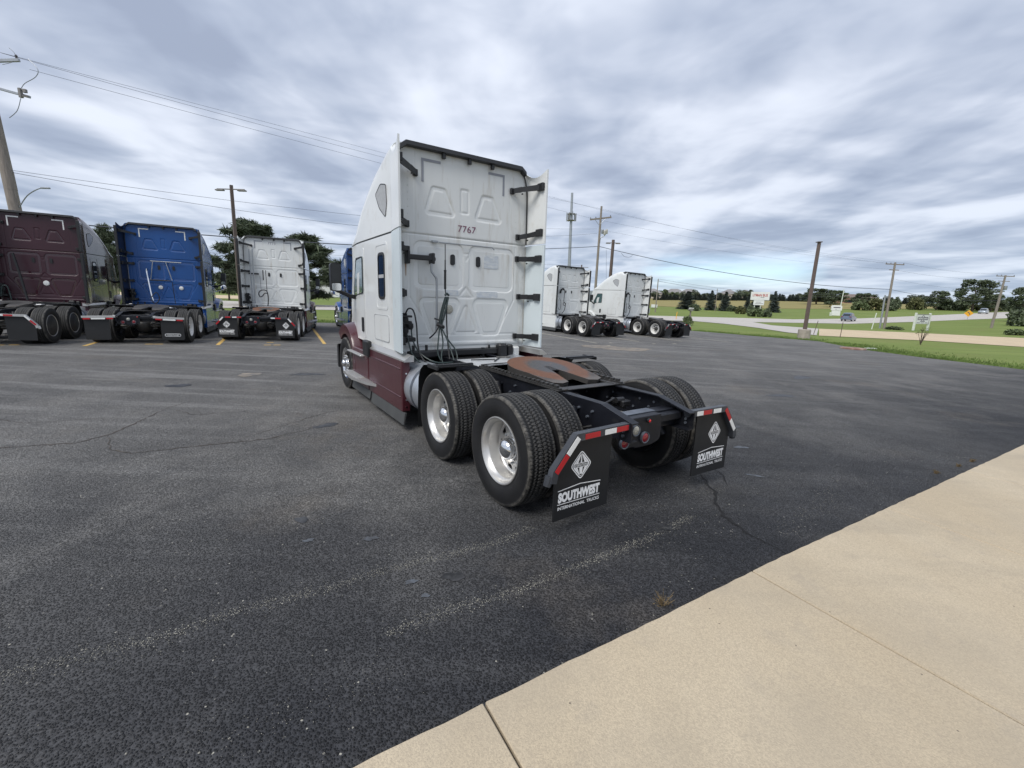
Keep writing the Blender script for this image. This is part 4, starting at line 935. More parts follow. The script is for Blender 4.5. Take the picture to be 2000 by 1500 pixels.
def emblem_mesh(cx_, cz_, w, h, y):
    mb = MB()
    D = lambda s: [Vector((cx_, cz_+h*s)), Vector((cx_+w*s, cz_)), Vector((cx_, cz_-h*s)), Vector((cx_-w*s, cz_))]
    def ring(s0, s1):
        a = rpoly([tuple(p) for p in D(s0)], .03, 3); b = rpoly([tuple(p) for p in D(s1)], .026, 3); k = len(a)
        mb.add([(p[0], y, p[1]) for p in a]+[(p[0], y, p[1]) for p in b], [(i, (i+1) % k, k+(i+1) % k, k+i) for i in range(k)])
    def poly(pts): mb.add([(cx_+x*w, y, cz_+z*h) for x, z in pts], [tuple(range(len(pts)))])
    ring(1.0, .90); ring(.84, .70)
    poly([(-.07, .15), (.07, .15), (.03, .72), (-.03, .72)]); poly([(-.30, .15), (-.52, .15), (-.06, .64)]) ; poly([(.30, .15), (.52, .15), (.06, .64)])
    poly([(-.10, -.70), (.10, -.70), (.16, -.16), (-.16, -.16)]); poly([(-.34, -.16), (-.52, -.16), (-.14, -.56)]); poly([(.34, -.16), (.52, -.16), (.14, -.56)])
    mb.box(cx_-.62*w, cx_+.62*w, y-.0004, y+.0004, cz_+.115*h, cz_+.15*h); mb.box(cx_-.62*w, cx_+.62*w, y-.0004, y+.0004, cz_-.15*h, cz_-.115*h)
    return mb
def southwest_mesh(cx_, y, full=True):
    mb = text_mesh('SOUTHWEST', .44, .086, .065, (cx_, .338), y)
    if full:
        t = text_mesh('INTERNATIONAL  TRUCKS', .44, .028, .02, (cx_, .250), y); mb.add(t.v, t.f)
    a = [(cx_-.225, .393), (cx_+.0, .415), (cx_+.225, .396)]
    for i in range(2): mb.add([(a[i][0], y, a[i][1]), (a[i+1][0], y, a[i+1][1]), (a[i+1][0], y, a[i+1][1]+.007), (a[i][0], y, a[i][1]+.007)], [(0, 1, 2, 3)])
    mb.add([(cx_-.225, y, .281), (cx_+.225, y, .281), (cx_+.225, y, .287), (cx_-.225, y, .287)], [(0, 1, 2, 3)]); return mb
def lamp(parent, x, z, r, lens, y=-.712, name='tail_lamp'):
    k = ('lamp', round(r, 3)); o = P(name, k, lambda: MB().lathe([(r*.80, 0), (r*.82, -.018), (r*.97, -.020), (r, -.012), (r, .004), (r*.8, .004)], 28, (0, 0, 0), 'y'), STEEL if r > .03 else BLACKP, parent, 32, (x, y, z))
    P('lens', ('lens', round(r, 3)), lambda: MB().lathe([(0, -.024), (r*.4, -.022), (r*.7, -.018), (r*.82, -.012), (r*.82, 0)], 28, (0, 0, 0), 'y'), lens, o)
def lightbar_mesh():
    mb = MB(); mb.prism(rpoly([(-.44, .855), (.10, .850), (.10, .62), (-.02, .585), (-.22, .585), (-.26, .60), (-.44, .60)], .04), 'y', -.705, -.695); mb.box(-.40, .10, -.70, -.62, .845, .857, .003); return mb
# back-of-cab kit ----------------------------------------------------------
def rivet_mesh():
    mb = MB()
    for sx in (-1, 1):
        for k in range(16): mb.lathe([(.0075, 0), (.006, -.004), (0, -.005)], 8, (sx*1.05, YB-.001, 1.2+.092*k), 'y')
        for k in range(10): mb.lathe([(.0075, 0), (.006, -.004), (0, -.005)], 8, (sx*.90, YB-.001, 2.78+.092*k), 'y')
    for k in range(20): mb.lathe([(.0075, 0), (.006, -.004), (0, -.005)], 8, (-.95+.1*k, YB-.013, 1.140), 'y')
    return mb
def bundle_mesh():
    mb = MB(); r_ = .013
    top = Vector((-.40, 2.80, 1.84)); knot = Vector((-.52, 2.78, 1.42))
    for k in range(7):
        o1 = Vector((.018*math.cos(k*1.3), .018*math.sin(k*1.3), 0)); mb.tube([top+o1*1.2, top*.6+knot*.4+o1*1.8, top*.25+knot*.75+o1*1.6, knot+o1], r_, 7)
    mb.tube([top+Vector((-.03, 0, .02)), top+Vector((.0, 0, .05)), top+Vector((.03, 0, .02))], .018, 8)
    return mb
def hose_loops():
    hs = []
    K = Vector((-.52, 2.78, 1.44))
    def H(pts, m): hs.append((pts, m))
    H([K, (-.56, 2.74, 1.25), (-.60, 2.68, 1.05), (-.58, 2.62, .94)], HOSE)
    H([K, (-.50, 2.72, 1.2), (-.57, 2.62, .98), (-.55, 2.52, .86), (-.46, 2.45, .84), (-.42, 2.5, .92), (-.45, 2.66, 1.2), K], HOSE)
    H([K, (-.44, 2.72, 1.25), (-.33, 2.66, 1.08), (-.36, 2.55, .92), (-.55, 2.45, .86), (-.80, 2.5, .86), (-.98, 2.66, 1.02), (-1.01, 2.80, 1.3)], HOSE)
    H([(-.40, 2.80, 1.80), (-.415, 2.78, 1.5), (-.42, 2.72, 1.15), (-.45, 2.6, .95)], HOSEB)
    H([(-1.02, 2.86, 1.56), (-1.0, 2.78, 1.66), (-.94, 2.74, 1.64), (-.90, 2.73, 1.45), (-.885, 2.72, 1.15), (-.86, 2.62, .98), (-.80, 2.45, .90), (-.72, 2.25, .86)], HOSEB)
    H([(-.93, 2.84, 1.45), (-.93, 2.82, 1.25), (-.86, 2.72, 1.05), (-.7, 2.55, .93), (-.45, 2.5, .92)], HOSE)
    H([K, (-.60, 2.78, 1.32), (-.66, 2.84, 1.24)], HOSEB)
    return hs
def smooth_path(pts, k=5):
    P_ = [Vector(p) for p in pts]; o = []
    for i in range(len(P_)-1):
        p0, p1, p2, p3 = P_[max(0, i-1)], P_[i], P_[i+1], P_[min(len(P_)-1, i+2)]
        for j in range(k):
            t = j/k; o.append(.5*((2*p1)+(p2-p0)*t+(2*p0-5*p1+4*p2-p3)*t*t+(3*p1-p0-3*p2+p3)*t**3))
    o.append(P_[-1]); return o
def glad_mesh():
    mb = MB(); mb.box(-1.08, -.98, YB-.14, YB-.01, 1.18, 1.60, .01); mb.box(-1.10, -.93, YB-.20, YB-.10, 1.54, 1.57, .006); mb.box(-1.09, -.93, YB-.19, YB-.08, 1.44, 1.49, .01)
    for x, z in ((-1.02, 1.50), (-.95, 1.42), (-1.02, 1.36)): mb.lathe([(0, -.05), (.03, -.05), (.045, -.02), (.045, .03), (.02, .05), (0, .05)], 12, (x, YB-.16, z), 'z')
    mb.box(-1.06, -.88, YB-.20, YB-.02, 1.20, 1.26, .01); return mb
def build_truck(name, label, loc, yaw, body, wallm, fairm, skirtm, o):
    s = np.interp(loc[0]+.5, FXx, FXz)-np.interp(loc[0]-.5, FXx, FXz); slope = float(s) if not o.get('main') else 0.
    T = thing(name, label, 'truck', (loc[0], loc[1], zg(*loc)), (-slope*math.sin(yaw), -slope*math.cos(yaw), yaw), 'semi tractors parked on the lot')
    fs = o.get('flap', 'angled')
    cab = P('cab', 'cab', cab_mesh, body, T, 40); P('roof_cap', 'roof', lambda: loft(roof_sections()), body, T, 40)
    P('seam_gasket', 'seam', lambda: MB().add([(s_*(half_w(y)-.012), y, z) for z in (2.695, 2.72) for y in (3.02, 4.6, 5.0, 5.55) for s_ in (-1, 1)], [(0, 1, 3, 2), (2, 3, 5, 4), (4, 5, 7, 6), (8, 10, 11, 9), (10, 12, 13, 11), (12, 14, 15, 13), (0, 2, 10, 8), (2, 4, 12, 10), (4, 6, 14, 12), (1, 9, 11, 3), (3, 11, 13, 5), (5, 13, 15, 7), (0, 8, 9, 1), (6, 7, 15, 14)]), BLACKP, T, 0)
    wall = P('rear_wall', 'wall', rear_wall_mesh, wallm, T, 40)
    for x in (-.215, .220):
        P('vent', ('vent', x), lambda x=x: MB().prism(rrect(x-.036, x+.036, 2.31, 2.465, .03), 'y', YB-.008, YB+.01), BLACKP, wall)
    for sx in (-1, 1):
        key = ('tape', sx); x0 = -.70 if sx < 0 else .665; d = -sx
        P('marker_tape', key, lambda x0=x0, d=d: MB().prism([(x0, 3.41), (x0, 3.715), (x0+d*.29, 3.715), (x0+d*.29, 3.68), (x0+d*.033, 3.68), (x0+d*.033, 3.41)], 'y', YB-.006, YB-.002), o.get('tape', WHT), wall)
    if o.get('number'):
        nx, nz, nw, nh = o.get('numpos', (.02, 2.845, .30, .095))
        obj('unit_number', text_mesh(o['number'], nw, nh, 0.0, (nx, nz), YB-.0045), o.get('nummat', NUMM), wall, 0)
    if o.get('main'):
        rv = P('wall_rivets', 'rivets', lambda: rivet_mesh(), WALL, wall); rv['kind'] = 'stuff'
    P('top_trim', 'toptrim', top_trim, BLACKP, T)
    for sd in (-1, 1):
        lo = o.get('fairlow', fairm)
        P('side_fairing', ('fairL', sd), lambda sd=sd: fairing_mesh(sd, 1.07, 2.695), lo, T); P('upper_fairing', ('fairU', sd), lambda sd=sd: fairing_mesh(sd, 2.712, 3.86), fairm, T)
        if o.get('trim'): P('fairing_edge', ('ftrim', sd), lambda sd=sd: fair_trim(sd), BLACKP, T)
        for z, wd, dr in ((3.50, .80, .06), (2.82, .93, .06), (2.48, .93, .0), (1.88, .98, .0), (1.23, .93, .0)):
            P('fairing_bracket', ('brk', sd, z), lambda sd=sd, z=z, wd=wd, dr=dr: bracket(sd, z, wd, dr), BLACKP, T)
        P('edge_seal', ('seal', sd), lambda sd=sd: MB().tube(smooth_path([(sd*.96, YB-.012, 3.80), (sd*1.04, YB-.015, 3.72), (sd*1.085, YB-.02, 3.5), (sd*1.098, YB-.02, 3.1), (sd*1.10, YB-.02, 2.72)]), .010, 6), BLACKP, T)
        P('corner_seam', ('cseam', sd), lambda sd=sd: MB().cyl((sd*1.10, YB-.014, 2.68), (sd*1.10, YB-.014, 1.1), .006, n=6), CLEARGREY, T)
        # side of the cab
        door = P('door', ('door', sd), lambda sd=sd: side_prism(sd, [(4.52, 1.10), (5.58, 1.10), (5.60, 1.75), (5.22, 2.60), (4.52, 2.60)], .006, .012, .05), body, T)
        dw = [(4.60, 1.86), (5.40, 1.80), (5.40, 1.95), (5.08, 2.46), (4.60, 2.47)]
        P('door_window', ('dwin', sd), lambda sd=sd: side_prism(sd, dw, .012, .01, .06), DOORGLASS, door); P('window_seal', ('dseal', sd), lambda sd=sd: side_frame(sd, dw, .016, .022, .06), BLACKP, door)
        P('door_handle', ('dh', sd), lambda sd=sd: side_prism(sd, [(4.62, 1.20), (4.76, 1.20), (4.76, 1.45), (4.62, 1.45)], .014, .02, .04), BLACKP, door)
        sw = [(3.42, 1.78), (3.72, 1.78), (3.72, 2.46), (3.42, 2.46)]
        if o.get('sleeper_window'):
            w_ = P('sleeper_window', ('swin', sd), lambda sd=sd: side_prism(sd, sw, .008, .01, .09, 6), GLASS, T); P('window_seal', ('sseal', sd), lambda sd=sd: side_frame(sd, sw, .016, .03, .09), BLACKP, w_)
            P('window_bar', ('sbar', sd), lambda sd=sd: side_prism(sd, [(3.44, 2.09), (3.70, 2.09), (3.70, 2.14), (3.44, 2.14)], .012, .006, .01), VENTM, w_)
        P('side_panel', ('spanel', sd), lambda sd=sd: side_frame(sd, [(3.30, 1.62), (3.86, 1.62), (3.86, 2.60), (3.30, 2.60)], .005, .03, .08), body, T)
        hp = P('locker_door', ('hatch', sd), lambda sd=sd: side_prism(sd, [(3.28, 1.15), (3.98, 1.15), (3.98, 1.53), (3.28, 1.53)], .007, .01, .05), body, T)
        P('locker_gap', ('hgap', sd), lambda sd=sd: side_frame(sd, [(3.27, 1.14), (3.99, 1.14), (3.99, 1.54), (3.27, 1.54)], .0085, .006, .05), VENTM, hp)
        P('roof_vent', ('tri', sd), lambda sd=sd: side_prism(sd, [(3.27, 3.36), (3.52, 3.41), (3.78, 3.30), (3.60, 3.08), (3.32, 2.92), (3.25, 3.10)], .006, .01, .05, 4), VENTM, T); P('vent_seal', ('trif', sd), lambda sd=sd: side_frame(sd, [(3.27, 3.36), (3.52, 3.41), (3.78, 3.30), (3.60, 3.08), (3.32, 2.92), (3.25, 3.10)], .008, .012, .05), BLACKP, T)
        ma = P('mirror', ('marm', sd), lambda sd=sd: mirror_arm(sd), BLACKP, T); P('mirror_housing', ('mh', sd), lambda sd=sd: mirror_house(sd), BLACKP, ma)
        P('mirror_glass', ('mg', sd), lambda sd=sd: mirror_glass(sd, 2.04, 2.355), o.get('mirror', MIRR), ma); P('mirror_glass', ('mg2', sd), lambda sd=sd: mirror_glass(sd, 1.895, 2.02), CHROME, ma)
        if not o.get('main'): P('hood_mirror', ('hm', sd), lambda sd=sd: hood_mirror(sd), CHROME if o.get('chrome_mirror') else BLACKP, T)
        P('wheel_arch', ('arch', sd), lambda sd=sd: arch_mesh(sd), skirtm, T); P('headlamp', ('hl', sd), lambda sd=sd: headlamp(sd), LENS_W, T)
        # fuel tank, skirts, steps
        tk = P('fuel_tank', ('tank', sd), lambda sd=sd: tank_mesh(sd), TANKM, T); P('tank_strap', ('tstrap', sd), lambda sd=sd: tank_straps(sd), STEEL, tk)
        sk = P('side_skirt', ('sk1', sd), lambda sd=sd: skirt_mesh(sd, 2.54, 4.12, .26, .975), skirtm, T); P('skirt_return', ('skr', sd), lambda sd=sd: skirt_return(sd), skirtm, sk); P('skirt_bolts', ('skb', sd), lambda sd=sd: bolts_return(sd), CHROME, sk)
        P('side_skirt', ('sk2', sd), lambda sd=sd: skirt_mesh(sd, 4.17, 5.20, .26, .90), skirtm, T); P('rubber_skirt', ('rsk', sd), lambda sd=sd: rubber_skirt(sd), SKIRTR, T)
        P('step', ('st1', sd), lambda sd=sd: step_mesh(sd), ALU, T); P('step', ('st2', sd), lambda sd=sd: upper_step(sd), ALU, T); P('sill_trim', ('sill', sd), lambda sd=sd: sill_trim(sd), ALU, T)
        P('fluid_filler', ('def', sd), lambda sd=sd: MB().box(*sorted((sd*1.16, sd*1.245)), 4.02, 4.30, .84, 1.10, .02), BLACKP, T)
        if o.get('qfender', True): P('quarter_fender', ('qf', sd), lambda sd=sd: quarter_fender(sd), BLACKP, T)
        # chassis
        rl = P('frame_rail', ('rail', sd), lambda sd=sd: rail_mesh(sd), FRAME, T); P('rail_bolts', ('rbolt', sd), lambda sd=sd: rail_bolts(sd), STEEL, rl)
        P('slide_rail', ('slider', sd), lambda sd=sd: slider_mesh(sd), GREASE, T)
        # mud flap
        fl = P('mud_flap', ('flap', sd, fs), lambda sd=sd: flap_mesh(sd, fs), FLAP, T); hm_ = o.get('hanger', HANG)
        hg = P('flap_hanger', ('hang', sd, fs), lambda sd=sd: hanger_mesh(sd, fs), hm_, T)
        RS = [(.01, .15, RED), (.15, .28, WHT), (.33, .49, RED), (.575, .735, WHT), (.735, .90, RED)] if fs != 'square' else [(.06, .22, RED), (.24, .56, WHT), (.58, .74, RED)]
        if sd > 0 and fs != 'square': RS = [(.07, .17, WHT), (.17, .31, RED), (.34, .47, WHT), (.58, .74, RED), (.74, .90, WHT)] if o.get('main') else [(.01, .15, WHT), (.15, .33, RED), (.575, .735, WHT), (.735, .90, RED)]
        for t0, t1, m_ in RS: P('reflector', ('refl', sd, fs, t0, t1), lambda sd=sd, t0=t0, t1=t1: reflector(sd, t0, t1, fs), m_, hg, 0)
        if o.get('logo') == 'diamond':
            cxx = sd*.905; P('emblem', ('emb', sd), lambda cxx=cxx: emblem_mesh(cxx, .575, .112, .125, FLY+.0085), PRINT, fl, 0)
            P('band_lettering', ('embt', sd), lambda cxx=cxx: text_mesh('INTERNATIONAL', .155, .022, .012, (cxx, .575), FLY+.0085), PRINT, fl, 0)
            P('lettering', ('sw', sd), lambda sd=sd: southwest_mesh(sd*.905 if sd < 0 else .885, FLY+.0085), PRINT, fl, 0)
        elif o.get('logo') == 'oval' and sd > 0:
            P('badge', 'badge', lambda: MB().prism(rrect(.68, 1.08, .245, .335, .044, 6), 'y', FLY+.006, FLY+.010), PRINT, fl); P('badge_field', 'badgef', lambda: MB().prism(rrect(.692, 1.068, .257, .323, .032, 6), 'y', FLY+.004, FLY+.006), FLAP, fl)
            P('lettering', 'badget', lambda: text_mesh('FREIGHTLINER', .30, .035, .012, (.88, .29), FLY+.003), PRINT, fl, 0)
        # wheels
        rimm = o.get('rim', ALU)
        for y in (0, 1.32):
            wheel(T, sd*1.08, y, sd, rimm, 'dual', o.get('cap', CHROME), o.get('covered', False), ang=.4+y); wheel(T, sd*.742, y, -sd, FRAME, 'inner', ang=y)  # inner rims take the frame black: shadow behind the outer wheels put into colour
        wheel(T, sd*1.065, 5.73, sd, o.get('steer_rim', CHROME), 'steer', CHROME)
    P('hood', 'hood', hood_mesh, skirtm, T, 40); P('windscreen', 'wind', lambda: MB().add([(-.88, 5.735, 2.53), (.88, 5.735, 2.53), (.86, 6.115, 1.82), (-.86, 6.115, 1.82)], [(0, 1, 2, 3)]), GLASS, T, 0); P('bumper', 'bump', bumper_mesh, BLACKP, T)
    for i, nm in enumerate(('crossmember', 'tow_bracket', 'crossmember', 'crossmember')): P(nm, ('xm', i), lambda i=i: crossmember_mesh(i), FRAME, T)
    for y in (0, 1.32): P('axle', ('axle', y), lambda y=y: axle_mesh(y), GREASE, T)
    P('steer_axle', 'saxle', lambda: MB().box(-.95, .95, 5.66, 5.80, .38, .50, .02), GREASE, T)
    P('air_springs', 'bags', airbags_mesh, RUBBER, T); P('shock_absorbers', 'shocks', shocks_mesh, FRAME, T); P('driveline', 'drive', driveline_mesh, GREASE, T); P('air_lines', 'airl', airlines_mesh, HOSEB, T)
    P('deck_plate', 'deck', lambda: MB().box(-.43, .34, 1.78, 2.40, .960, .972, .003).box(-.38, -.33, 1.8, 1.82, .972, .985).box(.20, .34, 1.72, 1.92, .965, 1.02, .01), DECK, T)
    P('deck_rods', 'deckr', lambda: MB().tube([(-.30, 2.22, .985), (.05, 2.15, .985)], .008, 6).tube([(-.05, 2.0, .985), (.22, 2.30, .985)], .009, 6).tube([(-.36, 1.80, .98), (.1, 1.76, .99)], .008, 6).tube([(.20, 2.36, .98), (.34, 2.2, 1.0)], .012, 6), BLACKP, T)
    P('cab_crossbeam', 'cbeam', lambda: MB().box(-.95, .95, YB-.10, YB+.10, .955, 1.045, .01).box(.55, .72, YB-.16, YB-.02, .82, 1.12, .03).box(.74, .84, YB-.14, YB-.05, .80, 1.10, .02).cyl((.30, YB-.06, .8), (.30, YB-.06, 1.06), .03, n=10).cyl((.42, YB-.05, .85), (.42, YB-.05, 1.10), .018, n=8).box(-.95, -.55, YB-.22, YB-.06, .96, 1.06, .02).cyl((-.9, YB-.14, 1.0), (-.9, YB-.14, 1.14), .022, n=8).cyl((-.70, YB-.14, 1.0), (-.70, YB-.14, 1.14), .022, n=8), BLACKP, T)
    P('cab_apron', 'apron', lambda: MB().box(.86, .98, YB-.12, YB-.04, .86, 1.06, .02).box(-1.02, -.6, YB-.02, YB+.02, .93, 1.05, .01), wallm, T)
    if o.get('main'): P('crossmember_plate', 'xmp', lambda: MB().box(-.405, .12, -.615, -.505, .861, .866, .001), STEEL, T, 0)
    fw = P('fifth_wheel', 'fwp', fifth_plate, fifth_material(o.get('rust', False)), T, 30); P('fifth_wheel_mount', 'fwb', fifth_base, GREASE, fw)
    lb = P('light_bar', 'lbar', lightbar_mesh, FRAME, T)
    xs_ = (-.26, -.13, -.39) if o.get('main') else (-.17, -.04, -.30)
    lamp(lb, xs_[0], .755, .052, LENS_W); lamp(lb, xs_[1], .672, .052, LENS_R); lamp(lb, xs_[2], .660, .052, LENS_R); lamp(lb, -.09 if o.get('main') else .05, .82, .020, LENS_RB, name='marker_lamp')
    # gear on the back of the cab
    P('air_valves', 'glad', glad_mesh, BLACKP, T)
    if o.get('kit') == 'main':
        g = P('grab_bar', 'grab', lambda: MB().box(-.94, -.57, YB-.13, YB-.09, 2.34, 2.41, .012).box(-.965, -.925, YB-.14, YB-.0, 2.28, 2.46, .01).box(-.60, -.555, YB-.14, YB-.0, 2.30, 2.45, .01).cyl((-.56, YB-.07, 2.37), (-.53, YB-.07, 2.37), .03, n=10), BLACKP, T)
        P('rust_streak', 'rst', lambda: MB().prism([(-.955, 2.30), (-.935, 2.30), (-.94, 2.12), (-.948, 2.12)], 'y', YB-.006, YB-.003), RUSTY, wall)
        P('exhaust_pipe', 'pipe', lambda: MB().tube(smooth_path([(-.615, 2.86, 2.30), (-.615, 2.86, 2.20), (-.57, 2.85, 2.13), (-.54, 2.85, 2.05), (-.54, 2.85, 1.6), (-.55, 2.85, 1.35)]), .017, 10), GALV, T)
        pg = P('hose_pole', 'pogo', lambda: MB().cyl((-.42, 2.82, 2.20), (-.42, 2.82, 1.95), .017, n=10).cyl((-.42, 2.82, 2.36), (-.42, 2.82, 2.20), .010, n=8).cyl((-.42, 2.82, 2.20), (-.42, 2.82, 2.22), .02, n=10), BLACKP, T)
        P('hose_spring', 'spring', lambda: MB().tube([(-.42, 2.82, 2.58), (-.42, 2.82, 2.36)], .006, 6).tube([(-.42, 2.82, 1.95), (-.41, 2.81, 1.86)], .008, 6), BLACKP, pg)
        P('tether_rod', 'rod', lambda: MB().tube([(-.44, YB-.03, 2.615), (.45, YB-.03, 2.62), (.49, YB-.03, 2.585)], .007, 6).box(-.56, -.47, YB-.05, YB-.005, 2.605, 2.635, .004), GALV, T)
        P('hose_bundle', 'bund', bundle_mesh, HOSE, T)
        for i, (pts, m_) in enumerate(hose_loops()): P('air_hose', ('hose', i), lambda pts=pts: MB().tube(smooth_path(pts), .011, 8), m_, T)
        P('work_lamp', 'wl', lambda: MB().lathe([(0, -.03), (.05, -.026), (.058, -.02), (.066, -.018), (.07, -.01), (.07, .0)], 24, (-.27, YB+.016, 1.655), 'y'), LENS_W, T)
        for i, (x0, x1, z0, z1) in enumerate(((-.34, -.12, 1.865, 1.945), (.20, .585, 1.845, 1.94), (.33, .59, 2.30, 2.50))):
            P('adhesive_residue', ('res', i), lambda x0=x0, x1=x1, z0=z0, z1=z1: MB().prism(rrect(x0, x1, z0, z1, .015), 'y', YB+(.004 if z0 > 2 else -.004), YB+(.016 if z0 > 2 else .004)), RESID, wall)
        P('strap', 'strap', lambda: MB().tube([(-.60, 2.80, 1.53), (-.52, 2.77, 1.50), (-.46, 2.77, 1.52)], .014, 6).tube([(-.56, 2.80, 1.45), (-.50, 2.76, 1.42), (-.47, 2.78, 1.40)], .03, 8), HOSEB, T)
    elif o.get('kit') == 'poles':
        P('exhaust_pipe', 'pp', lambda: MB().cyl((-.86, 2.80, 3.35), (-.82, 2.75, 1.2), .022, n=8).cyl((-.74, 2.80, 3.35), (-.74, 2.75, 1.2), .022, n=8), GALV, T)
        P('hose_pole', 'pp2', lambda: MB().cyl((-.40, 2.80, 2.55), (-.40, 2.80, 2.15), .02, n=8).cyl((-.30, 2.80, 2.55), (-.29, 2.8, 1.7), .012, n=8).cyl((-.52, 2.8, 2.3), (-.50, 2.8, 1.7), .006, n=6), BLACKP, T)
        P('grab_bar', 'pp3', lambda: MB().box(-.94, -.57, YB-.13, YB-.07, 2.36, 2.42, .012), BLACKP, T)
        P('air_hose', 'pp4', lambda: MB().tube(smooth_path([(-.28, 2.75, 1.1), (-.25, 2.75, 1.45), (-.30, 2.75, 1.72), (-.48, 2.75, 1.74), (-.58, 2.72, 1.62), (-.55, 2.72, 1.48), (-.46, 2.72, 1.50), (-.36, 2.72, 1.62), (-.24, 2.72, 1.62)]), .02, 8), HOSEB, T)
    elif o.get('kit') == 'frame':
        P('hose_rack', 'fr', lambda: MB().tube([(-.44, YB-.05, 2.60), (.48, YB-.05, 2.60)], .018, 8).tube([(-.36, YB-.08, 2.58), (-.46, YB-.12, 1.95)], .014, 8).tube([(.02, YB-.08, 2.58), (.17, YB-.12, 1.94)], .014, 8), GALV, T)
        P('exhaust_pipe', 'fr2', lambda: MB().tube(smooth_path([(-.52, 2.8, 2.32), (-.53, 2.8, 2.2), (-.50, 2.78, 1.9), (-.44, 2.72, 1.4), (-.40, 2.7, 1.2)]), .024, 8), CHROME, T)
        P('hose_pole', 'fr3', lambda: MB().cyl((-.46, 2.8, 1.93), (.14, 2.8, 1.93), .022, n=8).cyl((.18, 2.8, 1.9), (.22, 2.8, 1.1), .012, n=6), BLACKP, T)
        for x in (-.22, .40): P('work_lamp', ('wl', x), lambda x=x: MB().lathe([(0, -.03), (.05, -.026), (.066, -.018), (.07, .0)], 20, (x, YB+.004, 1.68), 'y'), WHT, T)
        P('air_hose', 'fr4', lambda: MB().tube(smooth_path([(-.46, 2.7, 1.3), (-.3, 2.7, 1.5), (-.22, 2.7, 1.3), (-.34, 2.7, 1.1), (-.5, 2.7, 1.25)]), .016, 8), HOSEB, T)
    elif o.get('kit') == 'tall':
        P('exhaust_pipe', 'tl', lambda: MB().tube([(-.56, 2.72, 2.55), (-.46, 2.70, 1.9), (-.36, 2.66, 1.1)], .035, 8), BLACKP, T); P('work_lamp', 'tl2', lambda: MB().lathe([(0, -.03), (.07, -.02), (.085, .0)], 20, (.02, YB+.004, 1.66), 'y'), WHT, T)
        P('air_hose', 'tl3', lambda: MB().tube(smooth_path([(-.98, 2.7, 1.2), (-.92, 2.7, 1.5), (-.80, 2.7, 1.5), (-.75, 2.7, 1.1)]), .02, 8), HOSE, T)
    elif o.get('kit') == 'coil':
        P('hose_hook', 'ck', lambda: MB().tube(smooth_path([(-.66, YB-.06, 2.28), (-.64, YB-.10, 2.46), (-.54, YB-.12, 2.55), (-.44, YB-.12, 2.48)]), .05, 8), BLACKP, T)
        P('air_hose', 'ck2', lambda: MB().tube(smooth_path([(-.44, 2.82, 2.48), (-.46, 2.8, 2.1), (-.46, 2.8, 1.8), (-.34, 2.78, 1.7), (-.38, 2.76, 1.58), (-.52, 2.76, 1.62), (-.46, 2.76, 1.78), (-.36, 2.76, 1.6), (-.42, 2.75, 1.3), (-.58, 2.75, 1.1)]), .02, 8), HOSEB, T)
        P('air_hose', 'ck3', lambda: MB().tube(smooth_path([(-.98, 2.8, 1.8), (-.9, 2.78, 1.5), (-.75, 2.76, 1.3), (-.7, 2.76, 1.7), (-.8, 2.78, 2.0)]), .010, 6), HOSEB, T)
    for c in T.children_recursive:
        if c.name.split('.')[0] in ('wheel_nuts', 'rail_bolts', 'skirt_bolts', 'air_lines', 'deck_rods', 'tank_strap', 'air_springs', 'shock_absorbers', 'hose_bundle', 'air_valves', 'fairing_edge'): c['kind'] = 'stuff'
    return T

main = build_truck('semi_tractor', 'white tractor unit with maroon side skirts and number 7767 on its sleeper, nearest the camera', (.90014, 4.38153), .58964, WHITE, WALL, WHITE, MAROON,
    dict(main=True, fairlow=FAIR, number='7767', tape=TAPEG, sleeper_window=True, logo='diamond', rust=True, kit='main'))
main.location.z = 0
build_truck('semi_tractor', 'burgundy tractor unit with tall burgundy sleeper, standing left of the blue one', (-14.337, 12.010), R(24.8), BURG, BURGW, BURG, BURG, dict(sleeper_window=True, kit='tall', covered=True, flap='angled', trim=True, hanger=ALU))
build_truck('semi_tractor', 'bright blue tractor unit between the burgundy and the white 7773 one', (-11.58, 13.686), R(24.8), BLUE, BLUEW, FAIRB, BLUE, dict(sleeper_window=True, kit='frame', flap='square', logo='oval', hanger=ALU, trim=True, rim=WHITEWHEEL, chrome_mirror=True))
build_truck('semi_tractor', 'white tractor unit numbered 7773 at the top of its sleeper, in front of the pines', (-9.115, 15.805), R(18.5), WHITE, WALL, WHITE, MAROON, dict(sleeper_window=True, number='7773', numpos=(-.06, 3.64, .28, .095), nummat=NUMG, tape=TAPEG, logo='diamond', kit='poles', rust=True, trim=True, rim=WHITEWHEEL))
build_truck('semi_tractor', 'blue tractor unit mostly hidden behind the near white one', (-5.52, 19.2), R(31), BLUE, BLUEW, BLUE, BLUE, dict(sleeper_window=True, rim=WHITEWHEEL, chrome_mirror=True))
build_truck('semi_tractor', 'white tractor unit with black fairing edges, just right of the near cab', (4.72, 24.309), R(30.6), WHITE, WALL, WHITE, WHITE, dict(trim=True, kit='coil', rim=WHITEWHEEL, cap=BLACKP, steer_rim=WHITEWHEEL))
build_truck('semi_tractor', 'white tractor unit farthest right, showing its green tinted door window', (9.338, 26.702), R(34.4), WHITE, WALL, WHITE, WHITE, dict(trim=True, kit='coil', rim=WHITEWHEEL, cap=GREASE, steer_rim=WHITEWHEEL))

